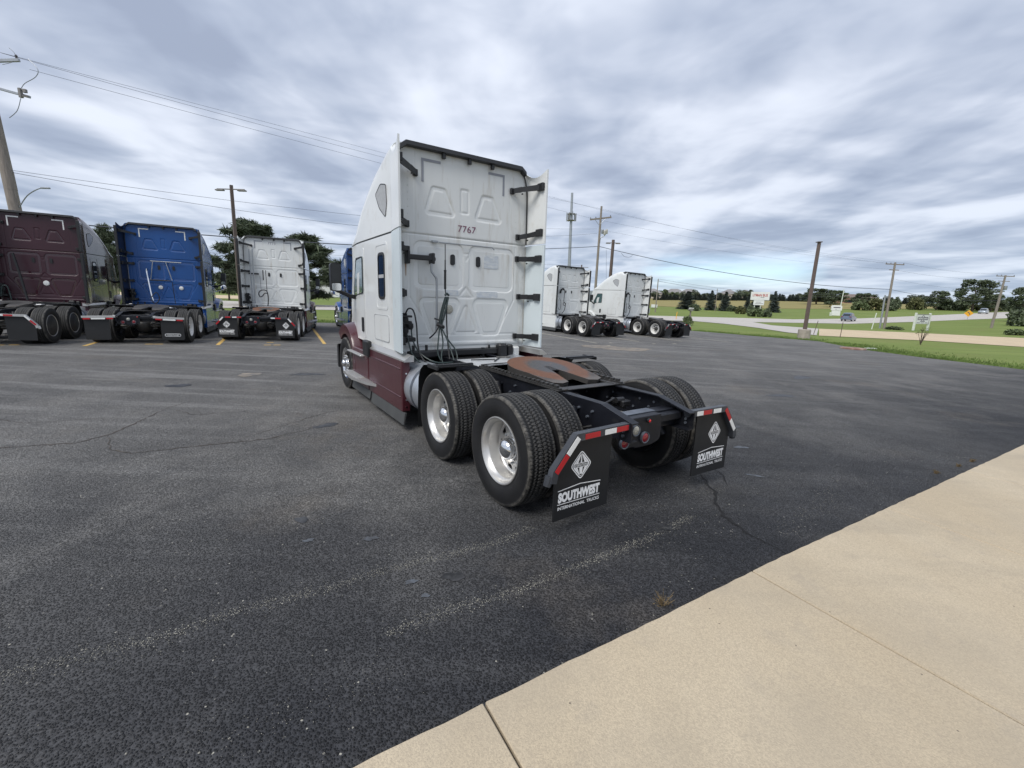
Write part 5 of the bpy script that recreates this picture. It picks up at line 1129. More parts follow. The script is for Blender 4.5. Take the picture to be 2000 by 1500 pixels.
# ------------------------------------------------------------------ vegetation
def leaf_cloud(clumps, per, size, asp=1.0, seed=1, up=.3, shell=.55):
    """many leaf-sized quads spread through the volumes of the clumps"""
    g = np.random.default_rng(seed); C = []; 
    for (c, r), k in zip(clumps, per if hasattr(per, '__len__') else [per]*len(clumps)):
        d = g.normal(size=(k, 3)); d /= np.linalg.norm(d, axis=1)[:, None]; rad = (shell+(1-shell)*g.random(k))**.8; rad *= .82+.36*g.random(k)
        C.append(np.array(c)+d*rad[:, None]*np.array(r))
    C = np.concatenate(C); n = len(C); a = g.normal(size=(n, 3)); a[:, 2] = a[:, 2]*.6+up; a /= np.linalg.norm(a, axis=1)[:, None]; b = g.normal(size=(n, 3)); b -= a*(a*b).sum(1)[:, None]; b /= np.linalg.norm(b, axis=1)[:, None]
    s = size*(.6+.8*g.random(n))[:, None]; A_, B_ = a*s*asp, b*s/max(1, asp)*1.0
    V = np.stack([C-A_*.5-B_*.15, C+B_*.5, C+A_*.5+B_*.1, C-B_*.5], 1).reshape(-1, 3)
    mb = MB(); mb.v = [tuple(p) for p in V]; mb.f = [(4*i, 4*i+1, 4*i+2, 4*i+3) for i in range(n)]; return mb
def mesh_raw(name, mb):
    me = bpy.data.meshes.new(name); me.from_pydata(mb.v, [], mb.f); me.update(); return me
def trunk_mesh(h, r, limbs, seed, z0=0):
    rr = random.Random(seed); mb = MB(); pts = [(0, 0, -.15), (0, 0, 0)]+[(rr.uniform(-.03, .03)*h, rr.uniform(-.03, .03)*h, h*k/5) for k in range(1, 6)]
    mb.tube(pts, r, 8, True, r*.25)
    for c in limbs:
        z = min(h*.9, max(h*.2, c[2]-.35*math.hypot(c[0], c[1]))); mb.tube([(0, 0, z), (c[0]*.5, c[1]*.5, z+(c[2]-z)*.35), tuple(c)], r*.32, 5, True, r*.08)
    return mb
PROTO = {}
def proto(kind):
    if kind in PROTO: return PROTO[kind]
    rr = random.Random(hash(kind) % 1000 if False else sum(map(ord, kind))); cl = []
    if kind.startswith('broad'):                          # unit: 10 m tall, about 9 m wide
        for i in range(24):
            t = rr.uniform(0, 6.28); z = rr.uniform(3.2, 9.0); rad = 3.8*math.sqrt(max(.08, 1-((z-5.6)/4.4)**2))*rr.uniform(.35, 1); cl.append(((rad*math.cos(t), rad*math.sin(t), z), (rr.uniform(1.0, 1.9), rr.uniform(1.0, 1.9), rr.uniform(.8, 1.4))))
        cr_ = leaf_cloud(cl, 75, .62, 1.2, len(kind), .3); tr_ = trunk_mesh(7.5, .28, [c for c, _ in cl[:9]], 3)
    elif kind.startswith('near'):
        for i in range(46):
            t = rr.uniform(0, 6.28); z = rr.uniform(2.0, 9.4); rad = 3.6*math.sqrt(max(.06, 1-((z-5.2)/4.6)**2))*rr.uniform(.4, 1); cl.append(((rad*math.cos(t), rad*math.sin(t), z), (rr.uniform(.6, 1.25), rr.uniform(.6, 1.25), rr.uniform(.5, 1.0))))
        cr_ = leaf_cloud(cl, 130, .34, 1.3, len(kind), .3); tr_ = trunk_mesh(8, .26, [c for c, _ in cl[:16]], 3)
    elif kind.startswith('pine'):                         # open, layered, wider than a spruce
        top = 10
        for i in range(110):
            z = rr.uniform(1.2, 9.7); t = rr.uniform(0, 6.28); w = 3.3*(1-((z-3.6)/6.6)**2*.88) if z > 3.6 else 3.3*(.72+.28*(z-2)/1.6); rad = w*rr.uniform(.35, 1.12); cl.append(((rad*math.cos(t), rad*math.sin(t), z+.10*rad), (rr.uniform(.5, .95), rr.uniform(.5, .95), rr.uniform(.28, .5))))
        cr_ = leaf_cloud(cl, 130, .34, 3.0, len(kind), .55, .3); tr_ = trunk_mesh(9.4, .22, [c for c, _ in cl[:40]], 5)
    elif kind.startswith('spruce'):                       # unit 6 m tall, 3.6 m wide
        n = 0; V = []
        g = np.random.default_rng(5+len(kind)); mb = MB()
        for z in np.arange(.15, 5.9, .17):
            w = 1.85*(1-z/6.05)**.82; nb = max(5, int(17*w))
            for k in range(nb):
                t = g.random()*6.28; L_ = w*(.72+.4*g.random()); drop = .28+.1*g.random()
                for q in np.linspace(.25, 1, 6):
                    r_ = L_*q; c = np.array([r_*math.cos(t), r_*math.sin(t), z-drop*r_*.5+.12*q*q]); s = .20*(1.15-.35*q)
                    a = np.array([math.cos(t), math.sin(t), -.25])*s*1.3; b = np.array([-math.sin(t), math.cos(t), g.normal()*.3])*s*(.9)
                    o = len(mb.v); mb.v += [tuple(c-a), tuple(c+b+g.normal(size=3)*.04), tuple(c+a), tuple(c-b+g.normal(size=3)*.04)]; mb.f.append((o, o+1, o+2, o+3))
        cr_ = mb; tr_ = trunk_mesh(5.8, .13, [], 2)
    elif kind.startswith('bush'):
        for i in range(22):
            t = rr.uniform(0, 6.28); z = rr.uniform(.15, .75); rad = .8*math.sqrt(1-(z/.95)**2)*rr.uniform(.3, 1); cl.append(((rad*math.cos(t), rad*math.sin(t), z), (.30, .30, .24)))
        cr_ = leaf_cloud(cl, 60, .15, 1.2, 9, .3); tr_ = trunk_mesh(.6, .06, [c for c, _ in cl[:8]], 4)
    PROTO[kind] = (mesh_raw('crown', cr_), to_mesh('trunk', tr_)); return PROTO[kind]
def tree(name, label, cat, x, y, h, wid, kind, leaf, unit, group=None, rot=None, lift=0.):
    c, t = proto(kind); uh, uw = unit
    T = thing(name, label, cat, (x, y, zg(x, y)-.05+lift), (0, 0, random.uniform(0, 6.28) if rot is None else rot), group); T.scale = (wid/uw, wid/uw, h/uh)
    link('crown', c, leaf, T); link('trunk', t, BARK, T); return T
BR, NE, PI_, SP, BU = (10, 9), (10, 8.5), (10, 7.2), (6, 3.7), (1, 2.1)
tree('pine_tree', 'tall dark pine directly behind the left side of the white 7773 tractor', 'tree', -29.4, 50, 9.4, 7.8, 'pine_a', LEAF_P, PI_, 'pines beyond the parked tractors', 1.0)
tree('pine_tree', 'broad dark pine spreading out to the right of the white 7773 tractor', 'tree', -25.2, 54, 8.2, 8.6, 'pine_b', LEAF_P, PI_, 'pines beyond the parked tractors', 2.2)
tree('pine_tree', 'dark conifer between the burgundy and the blue tractor', 'tree', -43.6, 48, 8.0, 4.2, 'pine_a', LEAF_P, PI_, 'pines beyond the parked tractors', 4.0)
tree('broadleaf_tree', 'small dark tree just left of the brown light pole', 'tree', -45.8, 71, 6.0, 5.5, 'near_a', LEAF_D, NE)
tree('broadleaf_tree', 'rounded dark tree in the gap right of the blue tractor', 'tree', -52.5, 74, 5.2, 6.0, 'near_b', LEAF_D, NE)
for i, (x, y, h, w, lab) in enumerate(((58.5, 150, 6.1, 7.6, 'widest dark spruce on the lawn, left of the others'), (64.6, 146, 6.5, 4.2, 'narrow spruce left of the thin wire pole on the lawn'), (67.6, 142.5, 6.2, 4.6, 'spruce with a rounded shrub at its foot on the lawn'), (77.9, 133.3, 6.4, 4.0, 'pointed blue grey spruce just right of the red lettered sign'), (76.2, 140.5, 5.6, 4.4, 'spruce half hidden behind the red lettered sign'), (72.9, 139, 4.6, 3.2, 'small spruce close left of the red lettered sign'))):
    tree('spruce_tree', lab, 'tree', x, y, h, w, 'spruce', LEAF_S, SP, 'spruces on the far lawn')
for x, y, h, w, lf, lab in ((56.9, 140, 2.3, 4.6, LEAF_D, 'round dark shrub in front of the widest spruce'), (68.3, 139.5, 2.0, 3.6, LEAF_D, 'low shrub at the foot of the spruces left of the sign'), (70.2, 138.5, 1.8, 2.9, LEAF_O, 'brownish shrub right of the spruce pair'), (56.6, 104, 2.2, 4.1, LEAF_M, 'clipped round bush below the left post of the red lettered sign'), (59.1, 103.6, 2.1, 2.8, LEAF_D, 'darker bush below the right post of the red lettered sign'), (61.8, 121, 2.2, 3.4, LEAF_O, 'yellow green bush left of the red lettered sign'), (63.6, 119.5, 2.7, 2.6, LEAF_D, 'upright dark bush behind the red lettered sign'), (18.9, 47.8, 1.15, 1.5, LEAF_M, 'small green bush round the mailbox post')):
    tree('bush', lab, 'bush', x, y, h, w, 'bush', lf, BU)
rt = random.Random(11)
# far hedge line beyond the field
xx = 92.
while xx < 345:
    y = 296+rt.uniform(-8, 22)+(xx-90)*.02; hgt = rt.uniform(4.0, 6.6)*(1.12 if 205 < xx < 245 else 1); hgt *= .8 if 165 < xx < 200 else 1
    tree('broadleaf_tree', 'dark rounded tree in the distant row beyond the tan field', 'tree', xx, y, hgt, hgt*rt.uniform(1.0, 1.5), rt.choice(('broad_a', 'broad_bb', 'broad_ccc')), rt.choice((LEAF_F, LEAF_F, LEAF_M)), BR, 'trees in the row beyond the field'); xx += rt.uniform(3.4, 6.0)
for i in range(62):
    x = 84+i*2.5+rt.uniform(-.6, .6); tree('spruce_tree', 'small dark conifer in the windbreak along the far field edge', 'tree', x, 262+rt.uniform(-2, 2)+.05*(x-88), rt.uniform(3.4, 4.4), rt.uniform(4.2, 5.2), 'spruce', LEAF_G, SP, 'windbreak conifers along the field')
# scrub and trees along the far side of the road, right of the frame
for x, y, h, w, k, lf, lab in ((155.5, 151, 11.0, 12.5, 'near_a', LEAF_D, 'tallest broadleaf tree behind the road at right'), (148, 156, 6.6, 8, 'near_b', LEAF_D, 'dark tree left of the tallest one at right'), (166, 155, 6.0, 8, 'near_b', LEAF_D, 'dark tree right of the tallest one'), (131, 168, 5.6, 8, 'near_a', LEAF_D, 'rounded tree between the two right utility poles'), (122, 172, 5.6, 7, 'near_b', LEAF_D, 'rounded tree above the white framed sign'), (103.9, 91, 7.4, 5.5, 'near_a', LEAF_D, 'dark tree cut off by the right edge of the frame'), (86.4, 75.5, 3.1, 4.6, 'bush', LEAF_D, 'large dark bush at the right edge below the road'), (139, 205, 7.5, 14, 'near_a', LEAF_D, 'broad dark tree left of the brick house'), (146, 203, 6.4, 11, 'near_b', LEAF_M, 'green tree beside the brick house')):
    tree('broadleaf_tree' if k != 'bush' else 'bush', lab, 'tree' if k != 'bush' else 'bush', x, y, h, w, k, lf, BU if k == 'bush' else NE)
for i in range(16):
    x = 118+i*4.6+rt.uniform(-1, 1); tree('bush', 'rounded scrub bush along the far roadside at right', 'bush', x, 150+.22*(x-118)+rt.uniform(-2, 5), rt.uniform(2.4, 4.6), rt.uniform(5, 8), 'bush', rt.choice((LEAF_D, LEAF_M, LEAF_O)), BU, 'scrub bushes along the far roadside')
for x, y, s_, lab in ((62.0, 54.5, .8, 'low weedy clump left of the gravel edge'), (66.5, 54.0, .7, 'weedy clump at the base of the right utility pole'), (50.5, 58.5, .5, 'low green weeds left of the white framed sign')):
    tree('weed_clump', lab, 'plant', x, y, s_, 2.4, 'bush', LEAF_M, BU)
# bare shrub on the near verge
sh = thing('bare_shrub', 'bare twiggy shrub on the near grass in front of the gravel drive', 'shrub', (29.1, 31.3, zg(29.1, 31.3)-.05)); mbs = MB(); mbt = []
for k in range(11):
    t = rt.uniform(0, 6.28); s_ = rt.uniform(.10, .38); h_ = rt.uniform(.7, 1.25); mbs.tube([(0, 0, 0), (s_*.4*math.cos(t), s_*.4*math.sin(t), h_*.5), (s_*math.cos(t), s_*math.sin(t), h_)], .022, 5, True, .006)
    mbt.append(((s_*math.cos(t)*.9, s_*math.sin(t)*.9, h_*.95), (.15, .15, .22)))
obj('stems', mbs, BARK, sh); link('leaves', mesh_raw('leaves', leaf_cloud(mbt, 10, .06, 1.5, 3)), LEAF_O, sh)
# grass blades on the verge beyond the lot, weeds at the walkway
def blades(name, pts, m, h0, h1, w):
    mb = MB()
    for x, y in pts:
        z = zg(x, y)-.05; t = random.uniform(0, 6.28); h = random.uniform(h0, h1); lx, ly = math.cos(t)*w, math.sin(t)*w; bx, by = random.gauss(0, h*.35), random.gauss(0, h*.35)
        o = len(mb.v); mb.v += [(x-lx, y-ly, z), (x+lx, y+ly, z), (x+bx*.4+lx*.6, y+by*.4+ly*.6, z+h*.6), (x+bx, y+by, z+h)]; mb.f += [(o, o+1, o+2), (o, o+2, o+3)]
    o = link(name, mesh_raw(name, mb), m); o['kind'] = 'stuff'
ep = [(-13, 24.6), (-10.4, 25.8), (2, 31.2), (14.5, 36.2), (17.3, 34.2), (20, 31.3), (21, 30.2), (20.3, 27), (19.8, 24.6), (20.1, 21.4), (21.1, 17.8), (24.5, 11)]
pts = []
for a, b in zip(ep[:-1], ep[1:]):
    a, b = Vector(a), Vector(b); L_ = (b-a).length; nr = Vector((-(b-a).y, (b-a).x)).normalized()
    if a.y > 30.5 or a.x > 17: 
        if b.y < a.y: pass
    for k in range(int(L_*420)):
        q = a+(b-a)*random.random()+nr*abs(random.gauss(0, 1.6)) if True else a; pts.append((q.x, q.y))
blades('grass', pts, GRASSB, .05, .13, .012)
def weed(x, y, label, h):
    W = thing('dry_weed', label, 'weed', (x, y, zg(x, y)), (0, 0, 0)); mb = MB()
    for k in range(16):
        t = random.uniform(0, 6.28); s_ = random.uniform(.02, .11)*h/.12; hh = h*random.uniform(.4, 1); mb.tube([(s_*.1*math.cos(t), s_*.1*math.sin(t), 0), (s_*.6*math.cos(t), s_*.6*math.sin(t), hh*.6), (s_*math.cos(t), s_*math.sin(t), hh)], .0015, 3, False)
    obj('stalks', mb, LEAF_DRY, W, 0); link('leaves', mesh_raw('leaves', leaf_cloud([((0, 0, h*.35), (.09*h/.12, .05*h/.12, h*.4))], 70, .011, 2.2, 4, .2, .1)), LEAF_DRY, W)
weed(.98, 2.40, 'largest dry brown weed at the walkway edge behind the near tractor', .085); weed(5.15, 4.98, 'small dry weed farther along the walkway edge', .05); weed(5.72, 5.28, 'tiny dry weed near the third walkway joint', .045); weed(6.12, 5.50, 'farthest dry weed along the walkway edge', .05)

# ------------------------------------------------------------------ poles and wires
def pole(name, label, cat, x, y, h, r0, r1, m, lean=(0, 0), group=None, sq=False):
    T = thing(name, label, cat, (x, y, zg(x, y)-.06), (0, 0, 0), group)
    obj('pole', MB().tube([(0, 0, 0), (lean[0], lean[1], h)], r0, 4 if sq else 12, True, r1), m, T); return T
def crossarm(T, z, half, ang, m, th=.05, name='crossarm', off=(0, 0), ins=True, tilt=0.):
    c, s = math.cos(ang), math.sin(ang); a = obj(name, MB().box(-half, half, -th*.8, th*.8, -th, th, .01), m, T, loc=(off[0], off[1], z), rot=(0, -tilt, ang))
    if ins:
        for k in (-.94, .94, -.45): P('insulator', 'insul', lambda: MB().lathe([(0, 0), (.03, 0), (.05, .03), (.03, .06), (.055, .10), (.03, .15), (0, .17)], 10, (0, 0, 0), 'z'), INS, a, loc=(half*k, 0, th))
    return a
# wooden line poles
lp = pole('utility_pole', 'thick weathered wooden utility pole at the left edge behind the burgundy tractor', 'pole', -22.75, 21, 14.2, .25, .17, WOOD, (-.75, 0), 'wooden utility poles')
crossarm(lp, 11.0, 1.5, R(5), GALV, .06, off=(-.55, 0), tilt=.1); crossarm(lp, 9.9, .95, R(10), GALV, .05, 'switch_arm', off=(.2, 0), ins=False, tilt=-.2)
sw_ = obj('cutout_switch', MB().box(.82, .94, -.06, .06, 9.62, 10.0, .01).box(1.02, 1.16, -.05, .05, 9.82, 9.96, .01).box(.80, 1.18, -.03, .03, 9.66, 9.70).box(.80, 1.1, -.03, .03, 9.93, 9.97), LAMPH, lp)
obj('jumper_wire', MB().tube(smooth_path([(.95, 0, 10.0), (1.15, 0, 10.2), (1.55, .1, 10.5), (1.70, .1, 10.8), (1.35, .1, 11.2)]), .014, 5).tube(smooth_path([(.85, 0, 9.6), (.6, 0, 9.1), (.2, 0, 8.8)]), .014, 5).tube(smooth_path([(.3, 0, 10.9), (.75, .1, 11.1), (.8, .1, 11.4), (.6, .1, 11.6)]), .012, 5), GALV, lp)
obj('pole_top_wrap', MB().cyl((-.33, 0, 6.6), (-.30, 0, 5.8), .215, .22, 12), WOOD, lp)
LAM = obj('street_lamp_arm', MB().tube(smooth_path([(-.1, 0, 5.0), (.5, -.1, 5.55), (1.2, -.2, 5.85), (1.7, -.25, 5.88)]), .022, 6).tube([(.0, 0, 5.15), (.5, -.1, 5.55)], .018, 6), GALV, lp); obj('lamp_head', MB().box(1.35, 1.75, -.3, -.2, 5.84, 5.91, .02), GALV, LAM)
mp_ = pole('utility_pole', 'tall grey wooden utility pole with transformers behind the right white tractors', 'pole', 9.33, 52, 12.6, .17, .11, WOOD, (.12, 0), 'wooden utility poles')
crossarm(mp_, 11.3, 1.3, R(14), WOOD, .08, off=(.12, 0), tilt=.17)
obj('brace', MB().cyl((-.5, -.1, 11.1), (.1, -.1, 10.4), .025, n=6).cyl((.7, -.1, 11.3), (.12, -.1, 10.7), .025, n=6), GALV, mp_)
for i, (dx, z) in enumerate(((.42, 9.75), (.86, 9.75), (.64, 9.62))): obj('transformer', MB().lathe([(0, 0), (.12, 0), (.14, .04), (.14, .42), (.10, .48), (0, .5)], 14, (dx, -.1*i, z-.1), 'z'), CLEARGREY if i else GALV, mp_)
obj('conduit', MB().tube(smooth_path([(.75, 0, 9.6), (.55, 0, 9.35), (.25, 0, 9.2), (.18, 0, 8.6)]), .05, 6), GALV, mp_)
obj('equipment_box', MB().box(-.95, -.2, -.2, .2, 1.6, 3.3, .03), GALV, mp_)
p3 = pole('utility_pole', 'leaning wooden utility pole beside the white framed sign', 'pole', 52.1, 62, 9.0, .17, .12, WOOD, (-.2, 0), 'wooden utility poles'); crossarm(p3, 8.75, 1.45, R(8), WOOD, .06, off=(-.2, 0)); crossarm(p3, 8.0, .75, R(8), WOOD, .05, 'lower_arm', off=(-.18, 0), ins=False)
obj('stub_pole', MB().tube([(-.45, .2, 0), (-.55, .2, 4.6)], .12, 8, True, .10), GALV, p3)
p4 = pole('utility_pole', 'wooden utility pole nearest the right edge, in front of the tallest tree', 'pole', 75.17, 69.5, 8.1, .18, .12, WOOD, (.28, 0), 'wooden utility poles'); crossarm(p4, 7.95, 1.4, R(0), WOOD, .06, off=(.28, 0)); crossarm(p4, 7.2, .9, R(0), WOOD, .05, 'lower_arm', off=(.25, 0), ins=False)
obj('transformer', MB().lathe([(0, 0), (.22, 0), (.25, .05), (.25, .6), (0, .65)], 14, (.65, 0, 5.9), 'z'), GALV, p4)
pole('utility_pole', 'thin dark wire pole right of the farthest white tractor', 'pole', 34.1, 107, 7.9, .15, .10, WOOD, (0, 0), 'wooden utility poles')
pole('utility_pole', 'distant pale pole among the dark trees at centre right', 'pole', 110, 150, 7.0, .16, .12, POSTW, (.2, 0), 'wooden utility poles')
pole('utility_pole', 'thin pale pole standing in the trees right of the big road sign', 'pole', 128, 118, 6.6, .16, .12, WOOD, (.2, 0), 'wooden utility poles')
pole('utility_pole', 'thin pole rising between the two narrow spruces on the lawn', 'pole', 63.4, 140, 7.0, .10, .08, WOOD, (0, 0), 'wooden utility poles')
# light poles of the lot
l1 = pole('light_pole', 'brown square light pole with two lamp heads behind the white 7773 tractor', 'light pole', -18.6, 30, 8.3, .15, .12, BROWNP, (.05, 0), 'brown light poles of the lot', True)
obj('lamp_arm', MB().box(-.9, .9, -.04, .04, 8.02, 8.08, .01), LAMPH, l1); 
for s_ in (-1, 1): obj('lamp_head', MB().box(s_*.45 if s_ > 0 else -.98, .98 if s_ > 0 else -.45, -.12, .12, 7.94, 8.02, .02), LAMPH, l1)
l2 = pole('light_pole', 'brown square light pole with two lamp heads right of the tall utility pole', 'light pole', 9.48, 45, 8.1, .18, .15, BROWNP, (.08, 0), 'brown light poles of the lot', True)
obj('lamp_arm', MB().box(-.6, .75, -.04, .04, 7.78, 7.84, .01), LAMPH, l2)
for s_ in (-1, 1): obj('lamp_head', MB().box(*sorted((s_*.25+.08, s_*.72+.08)), -.12, .12, 7.72, 7.79, .02), LAMPH, l2)
l3 = pole('light_pole', 'brown square pole on a round concrete base at the grass corner', 'light pole', 21.96, 33.2, 7.0, .17, .14, BROWNP, (.06, 0), 'brown light poles of the lot', True)
obj('concrete_base', MB().lathe([(0, -.1), (.42, -.1), (.42, .66), (.38, .72), (0, .72)], 24, (0, 0, 0), 'z'), CONCB, l3); obj('weather_cap', MB().box(-.12, .20, -.16, .16, 6.99, 7.05, .01), BROWNP, l3)
pole('light_pole', 'far small light pole with twin arms above the left white tractor', 'light pole', 10.2, 70, 7.6, .12, .10, BROWNP, (.05, 0), 'brown light poles of the lot')
obj('lamp_arm', MB().box(-1.0, 1.1, -.05, .05, 7.2, 7.27), LAMPH, bpy.data.objects['light_pole.003'])
ct = pole('cell_tower', 'grey monopole cell tower with a ring of antennas', 'tower', 18.0, 150, 35.5, .62, .36, GALV, (-.5, 0))
obj('platform', MB().lathe([(.5, 27.0), (1.3, 27.0), (1.3, 27.15), (.5, 27.15)], 16, (-.38, 0, 0), 'z').lathe([(.5, 29.0), (1.3, 29.0), (1.3, 29.12), (.5, 29.12)], 16, (-.38, 0, 0), 'z'), LAMPH, ct)
for k in range(9):
    t = 2*math.pi*k/9; P('antenna', 'antenna', lambda: MB().box(-.16, .16, -.1, .1, -1.2, 1.2, .03), GALV if k % 3 else LAMPH, ct, loc=(-.38+1.5*math.cos(t), 1.5*math.sin(t), 28.1+.3*math.sin(k*2.1)), rot=(0, 0, t))
def wire(label, a, b, sag, r=.012, group='overhead wires', cat='wire', name='overhead_wire', n=22):
    a, b = Vector(a), Vector(b); pts = [a+(b-a)*(k/n)-Vector((0, 0, 4*sag*(k/n)*(1-k/n))) for k in range(n+1)]
    tag(obj(name, MB().tube(pts, r, 5, False), WIRE, None, 40), label, cat, group)
wire('uppermost power wire from the left pole to the tall transformer pole', (-23.3, 21, 11.75), (10.55, 52, 11.75), .0, .007)
wire('second power wire from the left pole to the tall transformer pole', (-22.4, 21, 11.55), (9.45, 52, 12.1), .35, .008)
wire('lowest of the three upper power wires from the left pole', (-21.3, 21, 10.95), (8.15, 52, 11.1), .05, .008)
wire('slack service wire above the parked tractors at left', (-22.9, 21, 6.85), (9.1, 52, 9.95), .75, .009); wire('lower slack service wire above the parked tractors at left', (-22.85, 21, 6.75), (9.1, 52, 9.45), 1.25, .010)
wire('thick telephone cable above the parked tractors at left', (-22.8, 21, 4.75), (9.35, 52, 8.05), .75, .030, 'telephone cables'); wire('thick telephone cable sweeping right from the tall pole to the leaning pole', (9.4, 52, 8.05), (51.85, 62, 4.75), .95, .032, 'telephone cables')
wire('telephone cable leaving the leaning pole towards the right edge', (51.9, 62, 4.75), (75.3, 69.5, 3.9), .5, .022, 'telephone cables')
for i, (a, b, c) in enumerate((((10.55, 52, 11.75), (53.2, 62, 8.3), 'top'), ((9.45, 52, 12.1), (50.6, 62, 8.2), 'second'), ((8.15, 52, 11.1), (51.9, 62, 8.2), 'third'), ((9.3, 52, 9.9), (51.9, 62, 7.4), 'lowest'))): wire(f'{c} thin power wire between the tall pole and the leaning pole', a, b, .6, .007)
for i, (a, b, c) in enumerate((((53.2, 62, 8.3), (76.7, 69.5, 8.05), 'upper'), ((51.9, 62, 7.4), (75.6, 69.5, 7.3), 'middle'), ((51.9, 62, 6.2), (75.4, 69.5, 5.6), 'lower'))): wire(f'{c} thin wire between the leaning pole and the right pole', a, b, .5, .009)
wire('upper wire running right from the thin dark pole over the lawn', (34.1, 107, 7.6), (110, 150, 6.9), 1.4, .022); wire('lower wire running right from the thin dark pole over the lawn', (34.1, 107, 7.1), (110, 150, 6.2), 1.6, .03)
wire('upper of two far wires behind the pines', (-60, 62, 8.0), (10.2, 70, 7.2), .3, .016); wire('lower of two far wires behind the pines', (-60, 62, 7.3), (10.2, 70, 6.7), .3, .018)
for a, lb_ in ((.35, 'left'), (.62, 'right')): wire(lb_+' strand of slack cable hanging beside the tall utility pole', (9.6+a*2, 51.9, 7.9-a*.6), (9.6+a*3.0, 51.9, 2.6), .0, .014, 'hanging cable loops')
# splice boxes on the telephone cable
tag(obj('splice_loop', MB().tube(smooth_path([(12.2, 52.6, 7.45), (12.6, 52.7, 7.1), (13.2, 52.8, 7.05), (13.6, 52.95, 7.25)]), .018, 6), WIRE), 'small slack loop hanging under the telephone cable', 'cable loop')

# ------------------------------------------------------------------ signs, mailbox, verge furniture
sg = thing('roadside_sign', 'white pole sign with red lettering standing behind clipped bushes', 'sign', (57.6, 104.7, zg(57.6, 104.7)-.05), (0, 0, R(-14)))
obj('sign_panel', MB().box(-2.0, 2.0, -.18, .18, 3.85, 5.75, .03), SIGNW, sg); obj('sign_panel', MB().box(-1.25, 1.0, -.14, .14, 2.68, 3.83, .03), SIGNW, sg)
for x in (-.95, .35): obj('post', MB().box(x-.07, x+.07, -.07, .07, 0, 2.7, .01), POSTW, sg)
obj('lettering', text_mesh('LYMAN BUS', 3.2, .62, .03, (-.05, 4.98), -.185), SIGNR, sg, 0); obj('fine_print', MB().box(.1, .9, -.186, -.181, 4.42, 4.52), SIGNK, sg, 0); obj('fine_print', MB().box(-.9, .8, -.146, -.141, 3.05, 3.13).box(-.8, .3, -.146, -.141, 3.35, 3.42), SIGNK, sg, 0)
ws = thing('roadside_sign', 'white framed sign on two white posts beside the gravel drive', 'sign', (54.8, 59.4, zg(54.8, 59.4)-.05), (0, 0, R(22)))
for x in (-1.62, 1.62): obj('post', MB().box(x-.11, x+.11, -.11, .11, 0, 2.35, .015), POSTW, ws)
obj('sign_panel', MB().box(-1.48, 1.48, -.05, .05, .90, 2.16, .01), SIGNW, ws); obj('panel_frame', MB().box(-1.5, -1.44, -.07, -.05, .88, 2.18).box(1.44, 1.5, -.07, -.05, .88, 2.18).box(-1.44, 1.44, -.07, -.05, 2.12, 2.18), LAMPH, ws)
obj('emblem', MB().prism(rrect(-1.2, 1.2, 1.42, 1.82, .12), 'y', -.056, -.051).lathe([(.34, -.056), (.42, -.056), (.42, -.051), (.34, -.051)], 28, (0, 0, 1.62), 'y'), SIGNK, ws, 0); obj('lettering', text_mesh('MERIDIAN', 2.1, .25, .03, (0, 1.62), -.059), SIGNW, ws, 0)
obj('fine_print', MB().box(-.55, .55, -.056, -.051, 1.20, 1.29).box(-1.25, -.5, -.056, -.051, 1.0, 1.07).box(-.3, .4, -.056, -.051, 1.0, 1.07).box(.6, 1.25, -.056, -.051, 1.0, 1.07), SIGNK, ws, 0)
ys_ = thing('warning_sign', 'yellow diamond warning sign with a black bent arrow beside the road', 'sign', (103.7, 101.3, zg(103.7, 101.3)-.05), (0, 0, R(-38)))
obj('sign_plate', MB().prism([(0, .55), (.78, 1.33), (0, 2.11), (-.78, 1.33)], 'y', -.03, 0), YEL, ys_); obj('post', MB().box(-.04, .04, .0, .06, 0, 1.9), GALV, ys_)
obj('arrow', MB().prism([(.10, .95), (.22, .95), (.22, 1.30), (-.02, 1.52), (.06, 1.60), (-.24, 1.66), (-.18, 1.38), (-.10, 1.45), (.10, 1.24)], 'y', -.036, -.031), SIGNK, ys_, 0)
cs = thing('cabinet_sign', 'white box sign with small print across the road, left of the grey hatchback', 'sign', (83.6, 115.3, zg(83.6, 115.3)-.05), (0, 0, R(-25)))
obj('sign_body', MB().box(-.95, .95, -.2, .2, 0, 1.35, .03), SIGNW, cs); obj('sign_head', MB().prism([(-1.15, 1.35), (1.15, 1.35), (1.15, 2.35), (.9, 2.65), (-.9, 2.65), (-1.15, 2.35)], 'y', -.25, .25), SIGNW, cs)
obj('fine_print', MB().box(-.7, .8, -.256, -.251, 1.95, 2.2).box(-.3, .1, -.256, -.251, 1.6, 1.68), SIGNK, cs, 0)
tag(obj('marker_post', MB().box(-.25, .25, -.15, .15, 0, .9, .04), POSTW, None, loc=(81.3, 113.8, zg(81.3, 113.8)-.05)), 'short white marker block left of the white box sign', 'post')
mbx = thing('mailbox', 'dark mailbox with a pale top on a post in a small bush', 'mailbox', (19.0, 47.7, zg(19, 47.7)-.05)); obj('post', MB().box(-.06, .06, -.06, .06, 0, 1.55), WOOD, mbx); obj('box', MB().prism(rrect(-.16, .16, 1.55, 1.85, .12), 'y', -.3, .3), LAMPH, mbx); obj('lid', MB().prism(rrect(-.12, .20, 1.80, 1.90, .04), 'y', -.28, .28), SIGNW, mbx)
for x, y, lean, lab in ((26.5, 38.8, .22, 'thin dark stake leaning beside the brown pole'), (27.1, 36.4, .03, 'thin dark stake standing alone on the near verge')): tag(obj('stake', MB().tube([(0, 0, 0), (lean, 0, 1.25)], .025, 6), BROWNP, None, loc=(x, y, zg(x, y)-.05)), lab, 'stake')
